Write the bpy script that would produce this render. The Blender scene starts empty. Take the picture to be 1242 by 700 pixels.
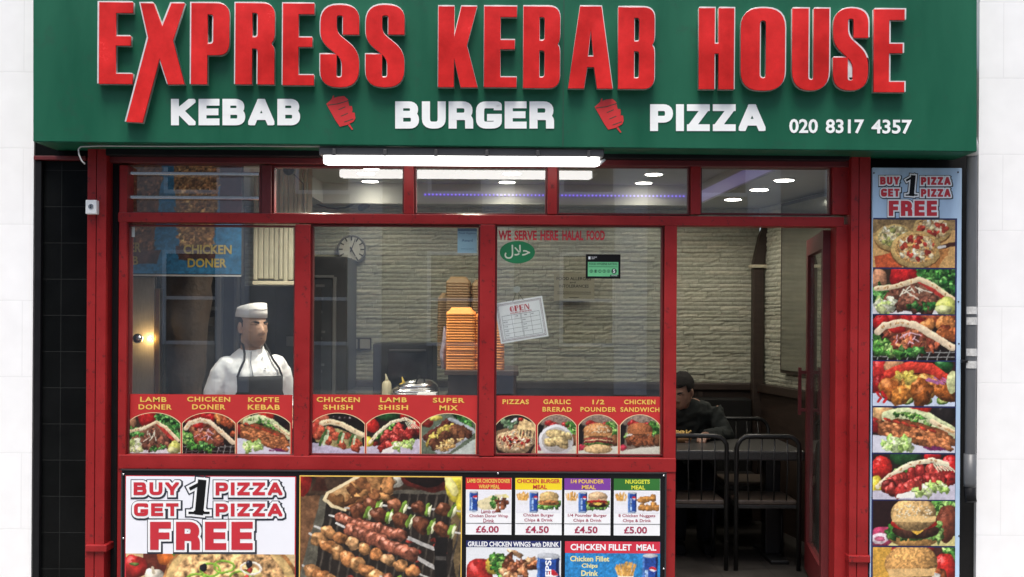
import bpy, bmesh, math, random
import numpy as np
from mathutils import Vector, Matrix

# ------------------------------------------------------------------ camera, light, exposure
scene = bpy.context.scene
COL = scene.collection
PXM, DIST, EYE, ROLL = 220.0, 6.0, 1.6, 0.0065      # photo pixels per metre at the shopfront, camera distance, eye height

cam_data = bpy.data.cameras.new('camera')
cam = bpy.data.objects.new('camera', cam_data)
COL.objects.link(cam)
cam.location = (0, -DIST, EYE)
cam.rotation_euler = (math.pi / 2, -ROLL, 0)
cam_data.sensor_fit = 'HORIZONTAL'
cam_data.sensor_width = 36
cam_data.lens = 36 * DIST / (1242 / PXM)
cam_data.shift_y = 36 / 1242
cam_data.clip_end = 500
cam_data.clip_start = 0.05
scene.camera = cam

world = bpy.data.worlds.new('World')
scene.world = world
world.use_nodes = True
wn = world.node_tree
bg = wn.nodes['Background']
sky = wn.nodes.new('ShaderNodeTexSky')
sky.sky_type = 'NISHITA'
sky.sun_disc = False
SUN_EL, SUN_AZ = math.radians(68), math.radians(186)     # overcast: a big soft sun behind the photographer
sky.sun_elevation = SUN_EL
sky.sun_rotation = SUN_AZ
sky.air_density = 1.0
sky.dust_density = 4.0
sky.ozone_density = 1.0
wn.links.new(sky.outputs[0], bg.inputs[0])
bg.inputs[1].default_value = 0.115

sun_data = bpy.data.lights.new('sun', 'SUN')
sun_data.energy = 2.1
sun_data.angle = math.radians(26)
sun_data.color = (1.0, 0.97, 0.93)
sun = bpy.data.objects.new('sun', sun_data)
COL.objects.link(sun)
sd = Vector((math.sin(SUN_AZ) * math.cos(SUN_EL), math.cos(SUN_AZ) * math.cos(SUN_EL), math.sin(SUN_EL)))
sun.rotation_euler = sd.to_track_quat('Z', 'Y').to_euler()
sun.location = (0, -8, 12)

scene.view_settings.view_transform = 'Standard'
scene.view_settings.look = 'None'
scene.view_settings.gamma = 1
scene.view_settings.use_curve_mapping = False
scene.view_settings.exposure = 0.80
scene.cycles.use_denoising = True
scene.cycles.max_bounces = 8
scene.cycles.transparent_max_bounces = 12
scene.cycles.sample_clamp_indirect = 4.0

# ------------------------------------------------------------------ measuring helpers
def W(x, y, d=0.0):
    """photo pixel at depth d behind the shopfront plane -> world point (undoing the camera roll)"""
    k = (DIST + d) / DIST / PXM
    dx, dy = x - 621.0, y - 386.0
    return Vector(((dx + ROLL * dy) * k, d, EYE - (dy - ROLL * dx) * k))

def RC(x0, y0, x1, y1, d=0.0):
    """photo rectangle -> level world rectangle (xa, za, xb, zb) at depth d"""
    k = (DIST + d) / DIST / PXM
    c = W((x0 + x1) / 2, (y0 + y1) / 2, d)
    w, h = (x1 - x0) * k / 2, (y1 - y0) * k / 2
    return c.x - w, c.z - h, c.x + w, c.z + h

def s2l(c):
    out = []
    for v in c:
        v = v / 255.0
        out.append(v / 12.92 if v <= 0.04045 else ((v + 0.055) / 1.055) ** 2.4)
    return tuple(out)

# ------------------------------------------------------------------ materials
MATS = {}
def mat(name, col, rough=0.5, var=0.12, scale=6.0, bump=0.0, bscale=60.0, metal=0.0, spec=0.5, stretch=None, rvar=0.0):
    if name in MATS:
        return MATS[name]
    m = bpy.data.materials.new(name)
    m.use_nodes = True
    nt = m.node_tree
    p = nt.nodes['Principled BSDF']
    tc = nt.nodes.new('ShaderNodeTexCoord')
    mp = nt.nodes.new('ShaderNodeMapping')
    if stretch:
        mp.inputs['Scale'].default_value = stretch
    nt.links.new(tc.outputs['Object'], mp.inputs[0])
    n = nt.nodes.new('ShaderNodeTexNoise')
    n.inputs['Scale'].default_value = scale
    n.inputs['Detail'].default_value = 6
    n.inputs['Roughness'].default_value = 0.65
    nt.links.new(mp.outputs[0], n.inputs['Vector'])
    r = nt.nodes.new('ShaderNodeMapRange')
    r.inputs['From Min'].default_value = 0.3
    r.inputs['From Max'].default_value = 0.7
    r.inputs['To Min'].default_value = 1 - var
    r.inputs['To Max'].default_value = 1 + var
    nt.links.new(n.outputs['Fac'], r.inputs['Value'])
    mx = nt.nodes.new('ShaderNodeVectorMath')
    mx.operation = 'SCALE'
    mx.inputs[0].default_value = col[:3]
    nt.links.new(r.outputs[0], mx.inputs['Scale'])
    nt.links.new(mx.outputs[0], p.inputs['Base Color'])
    p.inputs['Roughness'].default_value = rough
    if rvar:
        r2 = nt.nodes.new('ShaderNodeMapRange')
        r2.inputs['From Min'].default_value = 0.3
        r2.inputs['From Max'].default_value = 0.7
        r2.inputs['To Min'].default_value = max(0.02, rough - rvar)
        r2.inputs['To Max'].default_value = min(1, rough + rvar)
        nt.links.new(n.outputs['Fac'], r2.inputs['Value'])
        nt.links.new(r2.outputs[0], p.inputs['Roughness'])
    p.inputs['Metallic'].default_value = metal
    p.inputs['Specular IOR Level'].default_value = spec
    if bump:
        nb = nt.nodes.new('ShaderNodeTexNoise')
        nb.inputs['Scale'].default_value = bscale
        nb.inputs['Detail'].default_value = 5
        nt.links.new(mp.outputs[0], nb.inputs['Vector'])
        b = nt.nodes.new('ShaderNodeBump')
        b.inputs['Strength'].default_value = bump
        b.inputs['Distance'].default_value = 0.01
        nt.links.new(nb.outputs['Fac'], b.inputs['Height'])
        nt.links.new(b.outputs[0], p.inputs['Normal'])
    MATS[name] = m
    return m

def add_wear(m, col, scale=38.0, amount=.8):
    """scuffs and chips: small noise islands of another colour"""
    nt = m.node_tree
    p = nt.nodes['Principled BSDF']
    src = p.inputs['Base Color'].links[0].from_socket
    tc = nt.nodes.new('ShaderNodeTexCoord')
    n = nt.nodes.new('ShaderNodeTexNoise')
    n.inputs['Scale'].default_value = scale
    n.inputs['Detail'].default_value = 9
    n.inputs['Roughness'].default_value = .75
    nt.links.new(tc.outputs['Object'], n.inputs['Vector'])
    r = nt.nodes.new('ShaderNodeMapRange')
    r.inputs['From Min'].default_value = .57
    r.inputs['From Max'].default_value = .63
    r.inputs['To Max'].default_value = amount
    nt.links.new(n.outputs['Fac'], r.inputs['Value'])
    mx = nt.nodes.new('ShaderNodeMix')
    mx.data_type = 'RGBA'
    nt.links.new(r.outputs[0], mx.inputs['Factor'])
    nt.links.new(src, mx.inputs[6])
    mx.inputs[7].default_value = (*col, 1)
    nt.links.new(mx.outputs[2], p.inputs['Base Color'])

def emit(name, col, strength):
    if name in MATS:
        return MATS[name]
    m = bpy.data.materials.new(name)
    m.use_nodes = True
    p = m.node_tree.nodes['Principled BSDF']
    p.inputs['Base Color'].default_value = (0.8, 0.8, 0.8, 1)
    p.inputs['Emission Color'].default_value = (*col, 1)
    p.inputs['Emission Strength'].default_value = strength
    MATS[name] = m
    return m

def glass_mat(name, tint=(0.9, 0.93, 0.9), base=0.17, dirt=0.03):
    m = bpy.data.materials.new(name)
    m.use_nodes = True
    nt = m.node_tree
    nt.nodes.remove(nt.nodes['Principled BSDF'])
    out = nt.nodes['Material Output']
    tr = nt.nodes.new('ShaderNodeBsdfTransparent')
    tr.inputs[0].default_value = (*tint, 1)
    gl = nt.nodes.new('ShaderNodeBsdfGlossy')
    gl.inputs['Roughness'].default_value = 0.0
    gl.inputs['Color'].default_value = (1, 1, 1, 1)
    lw = nt.nodes.new('ShaderNodeLayerWeight')
    lw.inputs['Blend'].default_value = 0.5
    pw = nt.nodes.new('ShaderNodeMath'); pw.operation = 'POWER'
    pw.inputs[1].default_value = 5
    nt.links.new(lw.outputs['Facing'], pw.inputs[0])
    ma = nt.nodes.new('ShaderNodeMath'); ma.operation = 'MULTIPLY_ADD'
    ma.inputs[1].default_value = 0.9 - base
    ma.inputs[2].default_value = base
    nt.links.new(pw.outputs[0], ma.inputs[0])
    mix = nt.nodes.new('ShaderNodeMixShader')
    nt.links.new(ma.outputs[0], mix.inputs[0])
    nt.links.new(tr.outputs[0], mix.inputs[1])
    nt.links.new(gl.outputs[0], mix.inputs[2])
    df = nt.nodes.new('ShaderNodeBsdfDiffuse')      # thin film of street dust
    df.inputs[0].default_value = (0.5, 0.5, 0.47, 1)
    tc = nt.nodes.new('ShaderNodeTexCoord')
    nz = nt.nodes.new('ShaderNodeTexNoise')
    nz.inputs['Scale'].default_value = 3
    nz.inputs['Detail'].default_value = 8
    nt.links.new(tc.outputs['Object'], nz.inputs['Vector'])
    mr = nt.nodes.new('ShaderNodeMapRange')
    mr.inputs['From Min'].default_value = 0.35
    mr.inputs['From Max'].default_value = 0.75
    mr.inputs['To Max'].default_value = dirt * 2
    nt.links.new(nz.outputs['Fac'], mr.inputs['Value'])
    mix2 = nt.nodes.new('ShaderNodeMixShader')
    nt.links.new(mr.outputs[0], mix2.inputs[0])
    nt.links.new(mix.outputs[0], mix2.inputs[1])
    nt.links.new(df.outputs[0], mix2.inputs[2])
    nt.links.new(mix2.outputs[0], out.inputs[0])
    MATS[name] = m
    return m

def attr_mat(name, rough=0.4, bump=0.0, var=0.0, bscale=50, spec=0.4):
    """ink / stone colours held in a colour attribute of the mesh"""
    m = bpy.data.materials.new(name)
    m.use_nodes = True
    nt = m.node_tree
    p = nt.nodes['Principled BSDF']
    a = nt.nodes.new('ShaderNodeAttribute')
    a.attribute_name = 'Col'
    p.inputs['Roughness'].default_value = rough
    p.inputs['Specular IOR Level'].default_value = spec
    if var or bump:
        tc = nt.nodes.new('ShaderNodeTexCoord')
        n = nt.nodes.new('ShaderNodeTexNoise')
        n.inputs['Scale'].default_value = bscale
        n.inputs['Detail'].default_value = 8
        n.inputs['Roughness'].default_value = 0.7
        nt.links.new(tc.outputs['Object'], n.inputs['Vector'])
        r = nt.nodes.new('ShaderNodeMapRange')
        r.inputs['From Min'].default_value = 0.3
        r.inputs['From Max'].default_value = 0.7
        r.inputs['To Min'].default_value = 1 - var
        r.inputs['To Max'].default_value = 1 + var
        nt.links.new(n.outputs['Fac'], r.inputs['Value'])
        mx = nt.nodes.new('ShaderNodeVectorMath'); mx.operation = 'SCALE'
        nt.links.new(a.outputs['Color'], mx.inputs[0])
        nt.links.new(r.outputs[0], mx.inputs['Scale'])
        nt.links.new(mx.outputs[0], p.inputs['Base Color'])
        if bump:
            b = nt.nodes.new('ShaderNodeBump')
            b.inputs['Strength'].default_value = bump
            b.inputs['Distance'].default_value = 0.012
            nt.links.new(n.outputs['Fac'], b.inputs['Height'])
            nt.links.new(b.outputs[0], p.inputs['Normal'])
    else:
        nt.links.new(a.outputs['Color'], p.inputs['Base Color'])
    MATS[name] = m
    return m

def tile_mat(name, c1, c2, grout, sx, sy, rough, axis='XZ', bump=0.3, mortar=0.008, offset=0.5, vr=(.75, 1.2), spec=.25):
    m = bpy.data.materials.new(name)
    m.use_nodes = True
    nt = m.node_tree
    p = nt.nodes['Principled BSDF']
    tc = nt.nodes.new('ShaderNodeTexCoord')
    sp = nt.nodes.new('ShaderNodeSeparateXYZ')
    cb = nt.nodes.new('ShaderNodeCombineXYZ')
    nt.links.new(tc.outputs['Object'], sp.inputs[0])
    nt.links.new(sp.outputs[axis[0]], cb.inputs['X'])
    nt.links.new(sp.outputs[axis[1]], cb.inputs['Y'])
    br = nt.nodes.new('ShaderNodeTexBrick')
    br.offset = offset
    br.inputs['Color1'].default_value = (*c1, 1)
    br.inputs['Color2'].default_value = (*c2, 1)
    br.inputs['Mortar'].default_value = (*grout, 1)
    br.inputs['Scale'].default_value = 1
    br.inputs['Mortar Size'].default_value = mortar / 2
    br.inputs['Brick Width'].default_value = sx
    br.inputs['Row Height'].default_value = sy
    nt.links.new(cb.outputs[0], br.inputs['Vector'])
    n = nt.nodes.new('ShaderNodeTexNoise')
    n.inputs['Scale'].default_value = 7
    n.inputs['Detail'].default_value = 8
    nt.links.new(tc.outputs['Object'], n.inputs['Vector'])
    r = nt.nodes.new('ShaderNodeMapRange')
    r.inputs['From Min'].default_value = 0.3
    r.inputs['From Max'].default_value = 0.7
    r.inputs['To Min'].default_value = vr[0]
    r.inputs['To Max'].default_value = vr[1]
    nt.links.new(n.outputs['Fac'], r.inputs['Value'])
    mx = nt.nodes.new('ShaderNodeVectorMath'); mx.operation = 'SCALE'
    nt.links.new(br.outputs['Color'], mx.inputs[0])
    nt.links.new(r.outputs[0], mx.inputs['Scale'])
    nt.links.new(mx.outputs[0], p.inputs['Base Color'])
    p.inputs['Roughness'].default_value = rough
    p.inputs['Specular IOR Level'].default_value = spec
    b = nt.nodes.new('ShaderNodeBump')
    b.invert = True
    b.inputs['Strength'].default_value = bump
    b.inputs['Distance'].default_value = 0.004
    nt.links.new(br.outputs['Fac'], b.inputs['Height'])
    nt.links.new(b.outputs[0], p.inputs['Normal'])
    MATS[name] = m
    return m

# ------------------------------------------------------------------ object helpers
def setp(o, label=None, cat=None, group=None, kind=None):
    if label: o['label'] = label
    if cat: o['category'] = cat
    if group: o['group'] = group
    if kind: o['kind'] = kind
    return o

def thing(name, label, cat, loc, group=None):
    o = bpy.data.objects.new(name, None)
    o.empty_display_size = 0.1
    COL.objects.link(o)
    o.location = loc
    return setp(o, label, cat, group)

def wloc(o):
    v = Vector((0, 0, 0))
    while o is not None:
        v += Vector(o.location)
        o = o.parent
    return v

def link(me, name, parent=None):
    o = bpy.data.objects.new(name, me)
    COL.objects.link(o)
    if parent is not None:
        off = wloc(parent)
        me.transform(Matrix.Translation(-off))
        o.parent = parent
    return o

class MB:
    """collects shapes given in world coordinates; build() links them as one mesh"""
    def __init__(s):
        s.bm = bmesh.new()
    def quad(s, pts):
        return s.bm.faces.new([s.bm.verts.new(p) for p in pts])
    def box(s, x0, x1, y0, y1, z0, z1, bev=0.0, seg=2):
        vs = [s.bm.verts.new((x, y, z)) for x in (x0, x1) for y in (y0, y1) for z in (z0, z1)]
        fs = [s.bm.faces.new([vs[i] for i in f]) for f in ((0, 1, 3, 2), (4, 6, 7, 5), (0, 4, 5, 1), (2, 3, 7, 6), (0, 2, 6, 4), (1, 5, 7, 3))]
        if bev:
            es = list({e for f in fs for e in f.edges})
            bmesh.ops.bevel(s.bm, geom=es, offset=bev, segments=seg, affect='EDGES', profile=0.5)
        return s
    def pbox(s, x0, y0, x1, y1, d0, d1, bev=0.0, at=None):
        xa, za, xb, zb = RC(x0, y0, x1, y1, d0 if at is None else at)
        return s.box(xa, xb, d0, d1, za, zb, bev)
    def prism(s, pts, d0, d1):
        """polygon of photo pixels at d0, extruded back to d1"""
        a = [W(x, y, d0) for x, y in pts]
        va = [s.bm.verts.new(p) for p in a]
        vb = [s.bm.verts.new((p.x, d1, p.z)) for p in a]
        s.bm.faces.new(va)
        s.bm.faces.new(vb[::-1])
        n = len(va)
        for i in range(n):
            s.bm.faces.new([va[i], vb[i], vb[(i + 1) % n], va[(i + 1) % n]])
        return s
    def tube(s, pts, r, seg=10, cap=True):
        pts = [Vector(p) for p in pts]
        rs = r if isinstance(r, (list, tuple)) else [r] * len(pts)
        rings = []
        up = None
        for i, p in enumerate(pts):
            t = (pts[min(i + 1, len(pts) - 1)] - pts[max(i - 1, 0)]).normalized()
            if up is None:
                up = Vector((0, 0, 1)) if abs(t.z) < 0.9 else Vector((1, 0, 0))
            u = t.cross(up).normalized()
            v = u.cross(t).normalized()
            up = v
            rings.append([s.bm.verts.new(p + rs[i] * (math.cos(a) * u + math.sin(a) * v)) for a in [2 * math.pi * k / seg for k in range(seg)]])
        for a, b in zip(rings, rings[1:]):
            for k in range(seg):
                f = s.bm.faces.new([a[k], a[(k + 1) % seg], b[(k + 1) % seg], b[k]])
                f.smooth = True
        if cap:
            s.bm.faces.new(rings[0][::-1])
            s.bm.faces.new(rings[-1])
        return s
    def loft(s, rings, seg=24, power=2.0, cap=True):
        """rings: (centre, half width x, half depth y[, tilt slope z per y]) horizontal superellipses"""
        rr = []
        for ring in rings:
            c, rx, ry = Vector(ring[0]), ring[1], ring[2]
            tl = ring[3] if len(ring) > 3 else 0.0
            vs = []
            for k in range(seg):
                a = 2 * math.pi * k / seg
                ca, sa = math.cos(a), math.sin(a)
                x = rx * math.copysign(abs(ca) ** (2 / power), ca)
                y = ry * math.copysign(abs(sa) ** (2 / power), sa)
                vs.append(s.bm.verts.new((c.x + x, c.y + y, c.z + tl * y)))
            rr.append(vs)
        for a, b in zip(rr, rr[1:]):
            for k in range(seg):
                f = s.bm.faces.new([a[k], a[(k + 1) % seg], b[(k + 1) % seg], b[k]])
                f.smooth = True
        if cap:
            s.bm.faces.new(rr[0][::-1])
            s.bm.faces.new(rr[-1])
        return s
    def ball(s, c, rx, ry, rz, seg=20, rings=12, rot=None):
        c = Vector(c)
        g = []
        for i in range(1, rings):
            th = math.pi * i / rings
            row = []
            for k in range(seg):
                a = 2 * math.pi * k / seg
                p = Vector((rx * math.sin(th) * math.cos(a), ry * math.sin(th) * math.sin(a), rz * math.cos(th)))
                if rot: p = rot @ p
                row.append(s.bm.verts.new(c + p))
            g.append(row)
        pt, pb = Vector((0, 0, rz)), Vector((0, 0, -rz))
        if rot: pt, pb = rot @ pt, rot @ pb
        t, b = s.bm.verts.new(c + pt), s.bm.verts.new(c + pb)
        for k in range(seg):
            s.bm.faces.new([t, g[0][k], g[0][(k + 1) % seg]]).smooth = True
            s.bm.faces.new([b, g[-1][(k + 1) % seg], g[-1][k]]).smooth = True
        for a, bb in zip(g, g[1:]):
            for k in range(seg):
                s.bm.faces.new([a[k], bb[k], bb[(k + 1) % seg], a[(k + 1) % seg]]).smooth = True
        return s
    def disc_y(s, c, r, d0, d1, seg=32):
        """short cylinder whose axis runs along Y"""
        c = Vector(c)
        return s.tube([(c.x, d0, c.z), (c.x, d1, c.z)], r, seg)
    def transform(s, M):
        bmesh.ops.transform(s.bm, matrix=M, verts=s.bm.verts)
        return s
    def build(s, name, material, parent=None, smooth=False, **tags):
        bmesh.ops.recalc_face_normals(s.bm, faces=s.bm.faces)
        me = bpy.data.meshes.new(name)
        if smooth:
            for f in s.bm.faces: f.smooth = True
        s.bm.to_mesh(me)
        s.bm.free()
        me.materials.append(material)
        o = link(me, name, parent)
        return setp(o, **tags) if tags else o

def copy_tree(o, parent=None, move=None):
    c = o.copy()
    COL.objects.link(c)
    if parent is not None: c.parent = parent
    if move is not None: c.location = Vector(o.location) + Vector(move)
    for ch in list(o.children):
        copy_tree(ch, c)
    return c

# ------------------------------------------------------------------ lettering
def curve_to_mesh(cu):
    ob = bpy.data.objects.new('tmp', cu)
    COL.objects.link(ob)
    dg = bpy.context.evaluated_depsgraph_get()
    me = bpy.data.meshes.new_from_object(ob.evaluated_get(dg))
    bpy.data.objects.remove(ob)
    return me

TEXTS = {}
def text_data(body, bold=0.0, space=1.0, shear=0.0):
    key = (body, bold, space, shear)
    if key in TEXTS: return TEXTS[key]
    cu = bpy.data.curves.new('t', 'FONT')
    cu.body = body
    cu.size = 1
    cu.offset = bold
    cu.space_character = space
    cu.shear = shear
    cu.resolution_u = 3
    me = curve_to_mesh(cu)
    v = np.array([p.co[:2] for p in me.vertices])
    f = [tuple(p.vertices) for p in me.polygons]
    lo, hi = v.min(0), v.max(0)
    v = (v - lo) / (hi - lo)
    bpy.data.curves.remove(cu)
    TEXTS[key] = (v, f)
    return v, f

class Flat:
    """flat shapes (letters, ink patches) laid on a plane facing the street, in photo pixels"""
    def __init__(s, d):
        s.d, s.v, s.f, s.n = d, [], [], 0
    def add(s, pts, lift=0.0):
        i = len(s.v)
        s.v += [W(x, y, s.d - lift) for x, y in pts]
        s.f.append(tuple(range(i, i + len(pts))))
    def text(s, body, x0, y0, x1, y1, bold=0.02, space=1.0, rot=0.0, shear=0.0):
        v, f = text_data(body, bold, space, shear)
        k = (DIST + s.d) / DIST / PXM
        cx, cy = (x0 + x1) / 2, (y0 + y1) / 2
        c = W(cx, cy, s.d)
        i = len(s.v)
        w, h = (x1 - x0) * k, (y1 - y0) * k
        cr, sr = math.cos(rot), math.sin(rot)
        for a, b in v:
            px, pz = (a - 0.5) * w, (b - 0.5) * h
            s.v.append(Vector((c.x + px * cr - pz * sr, s.d, c.z + px * sr + pz * cr)))
        s.f += [tuple(j + i for j in q) for q in f]
    def rect(s, x0, y0, x1, y1, lift=0.0):
        xa, za, xb, zb = RC(x0, y0, x1, y1, s.d)
        i = len(s.v)
        y = s.d - lift
        s.v += [Vector((xa, y, za)), Vector((xb, y, za)), Vector((xb, y, zb)), Vector((xa, y, zb))]
        s.f.append((i, i + 1, i + 2, i + 3))
    def build(s, name, material, parent=None, **tags):
        me = bpy.data.meshes.new(name)
        me.from_pydata([tuple(v) for v in s.v], [], s.f)
        # every face looks towards the street
        bm = bmesh.new(); bm.from_mesh(me)
        bm.normal_update()
        for f in bm.faces:
            if f.normal.y > 0: f.normal_flip()
        bm.to_mesh(me); bm.free()
        me.materials.append(material)
        o = link(me, name, parent)
        return setp(o, **tags) if tags else o

def rnd(pts, seg=5):
    """round the corners of a polyline / polygon given as (x, y[, r]); closed when first call says so"""
    out = []
    n = len(pts)
    for i, p in enumerate(pts):
        r = p[2] if len(p) > 2 else 0
        if r <= 0:
            out.append((p[0], p[1])); continue
        P = Vector(p[:2]); A = Vector(pts[i - 1][:2]); B = Vector(pts[(i + 1) % n][:2])
        ua, ub = (A - P), (B - P)
        la, lb = ua.length, ub.length
        if la < 1e-6 or lb < 1e-6:
            out.append((p[0], p[1])); continue
        ua /= la; ub /= lb
        ra, rb = min(r, la * 0.5), min(r, lb * 0.5)
        for k in range(seg + 1):
            t = k / seg
            q = P + ua * ra * (1 - t) ** 2 + ub * rb * t ** 2
            out.append((q.x, q.y))
    return out

# stroke alphabet for the broad white and the outlined lettering: unit box, y up, third value rounds a corner
G = {
 'A': (1.15, [[(0, 0), (0.46, 1)], [(1, 0), (0.54, 1)], [(0.18, 0.27), (0.82, 0.27)]]),
 'B': (1.0, [[(0, 0), (0, 1)], [(0, 1), (0.94, 1, .2), (0.94, 0.53, .2), (0, 0.53)], [(0, 0.53), (1, 0.53, .2), (1, 0, .2), (0, 0)]]),
 'E': (0.92, [[(1, 1), (0, 1), (0, 0), (1, 0)], [(0, 0.51), (0.92, 0.51)]]),
 'F': (0.9, [[(1, 1), (0, 1), (0, 0)], [(0, 0.5), (0.88, 0.5)]]),
 'G': (1.08, [[(1, 0.93), (1, 1, .1), (0, 1, .22), (0, 0, .22), (1, 0, .22), (1, 0.38), (0.62, 0.38)]]),
 'I': (0.12, [[(0.5, 0), (0.5, 1)]]),
 'K': (1.08, [[(0, 0), (0, 1)], [(0.98, 1.05), (0.1, 0.44)], [(0.3, 0.55), (1, -0.05)]]),
 'P': (0.98, [[(0, 0), (0, 1)], [(0, 1), (1, 1, .22), (1, 0.42, .22), (0, 0.42)]]),
 'R': (1.03, [[(0, 0), (0, 1)], [(0, 1), (0.96, 1, .22), (0.96, 0.44, .22), (0, 0.44)], [(0.5, 0.42), (0.82, 0.42, .1), (1, 0.3, .1), (1, 0)]]),
 'T': (0.95, [[(0, 1), (1, 1)], [(0.5, 1), (0.5, 0)]]),
 'U': (1.0, [[(0, 1), (0, 0, .24), (1, 0, .24), (1, 1)]]),
 'Y': (1.05, [[(0, 1.05), (0.5, 0.42)], [(1, 1.05), (0.5, 0.42)], [(0.5, 0.5), (0.5, 0)]]),
 'Z': (0.98, [[(0, 1), (1, 1)], [(0, 0), (1, 0)], [(1, 1), (0, 0)]]),
}
def clip_rect(poly, xa, ya, xb, yb):
    for axis, lim, sgn in ((0, xa, 1), (0, xb, -1), (1, ya, 1), (1, yb, -1)):
        out = []
        for i in range(len(poly)):
            p, q = poly[i - 1], poly[i]
            ip, iq = sgn * (p[axis] - lim) >= -1e-9, sgn * (q[axis] - lim) >= -1e-9
            if ip != iq:
                t = (lim - p[axis]) / (q[axis] - p[axis])
                out.append((p[0] + t * (q[0] - p[0]), p[1] + t * (q[1] - p[1])))
            if iq: out.append(q)
        poly = out
        if not poly: break
    return poly

def stroke_word(flat, word, x0, y0, x1, y1, t, gap=0.16, grow=0.0, lift0=0.0, ty=None):
    """word drawn with strokes t px wide into the photo rectangle; grow fattens it for outlines"""
    ws = [G[c][0] for c in word]
    h = y1 - y0
    ty = ty or t
    tot = sum(ws) + gap * (len(word) - 1)
    n_i = sum(1 for c in word if c == 'I')
    # I is as wide as one stroke
    free = (x1 - x0) - n_i * t
    tot = sum(w for w, c in zip(ws, word) if c != 'I') + gap * (len(word) - 1)
    u = free / tot
    x = x0
    k = 0
    for li, (c, w) in enumerate(zip(word, ws)):
        k = 3 * (li % 2)
        gw = t if c == 'I' else w * u
        ix0, ix1 = x + t / 2, x + gw - t / 2
        iy0, iy1 = y1 - ty / 2, y0 + ty / 2
        if ix1 < ix0: ix1 = ix0
        for st in G[c][1]:
            pts = [((ix0 + p[0] * (ix1 - ix0)), iy0 + p[1] * (iy1 - iy0), *( [p[2] * h] if len(p) > 2 else [])) for p in st]
            # round interior corners only
            q = []
            for i, p in enumerate(pts):
                if 0 < i < len(pts) - 1 and len(p) > 2:
                    q += rnd([pts[i - 1][:2], p, pts[i + 1][:2]], 5)[1:-1]
                else:
                    q.append(p[:2])
            ribbon(flat, q, t + 2 * grow, (x - grow, y0 - grow, x + gw + grow, y1 + grow), lift0 + k * 1.6e-4, ty + 2 * grow)
            k += 1
        if grow and c == 'G':
            flat.add([(x + t, y0 + ty), (x + gw - t / 2, y0 + ty), (x + gw - t / 2, y1 - ty), (x + t, y1 - ty)], lift0 - 6e-5)
        x += gw + gap * u

def ribbon(flat, pts, t, box, lift, ty=None):
    ty = ty or t
    pts = [p for i, p in enumerate(pts) if i == 0 or math.hypot(p[0] - pts[i - 1][0], p[1] - pts[i - 1][1]) > .2]
    pts = [Vector(p) for p in pts]
    n = len(pts)
    L, R_ = [], []
    for i, p in enumerate(pts):
        d0 = (p - pts[i - 1]).normalized() if i > 0 else None
        d1 = (pts[i + 1] - p).normalized() if i < n - 1 else None
        if d0 is None: d0 = d1
        if d1 is None: d1 = d0
        n0 = Vector((-d0.y, d0.x)); n1 = Vector((-d1.y, d1.x))
        m = (n0 + n1).normalized()
        k = 1 / max(0.4, m.dot(n0))
        half = Vector((m.x * t / 2 * k, m.y * ty / 2 * k))
        q = p.copy()
        if i == 0: q -= d1 * (t / 2)
        if i == n - 1: q += d0 * (t / 2)
        L.append(q + half); R_.append(q - half)
    for i in range(n - 1):
        poly = clip_rect([tuple(L[i]), tuple(L[i + 1]), tuple(R_[i + 1]), tuple(R_[i])], *box)
        if len(poly) >= 3:
            flat.add(poly, lift + i * 3.7e-5)

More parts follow.
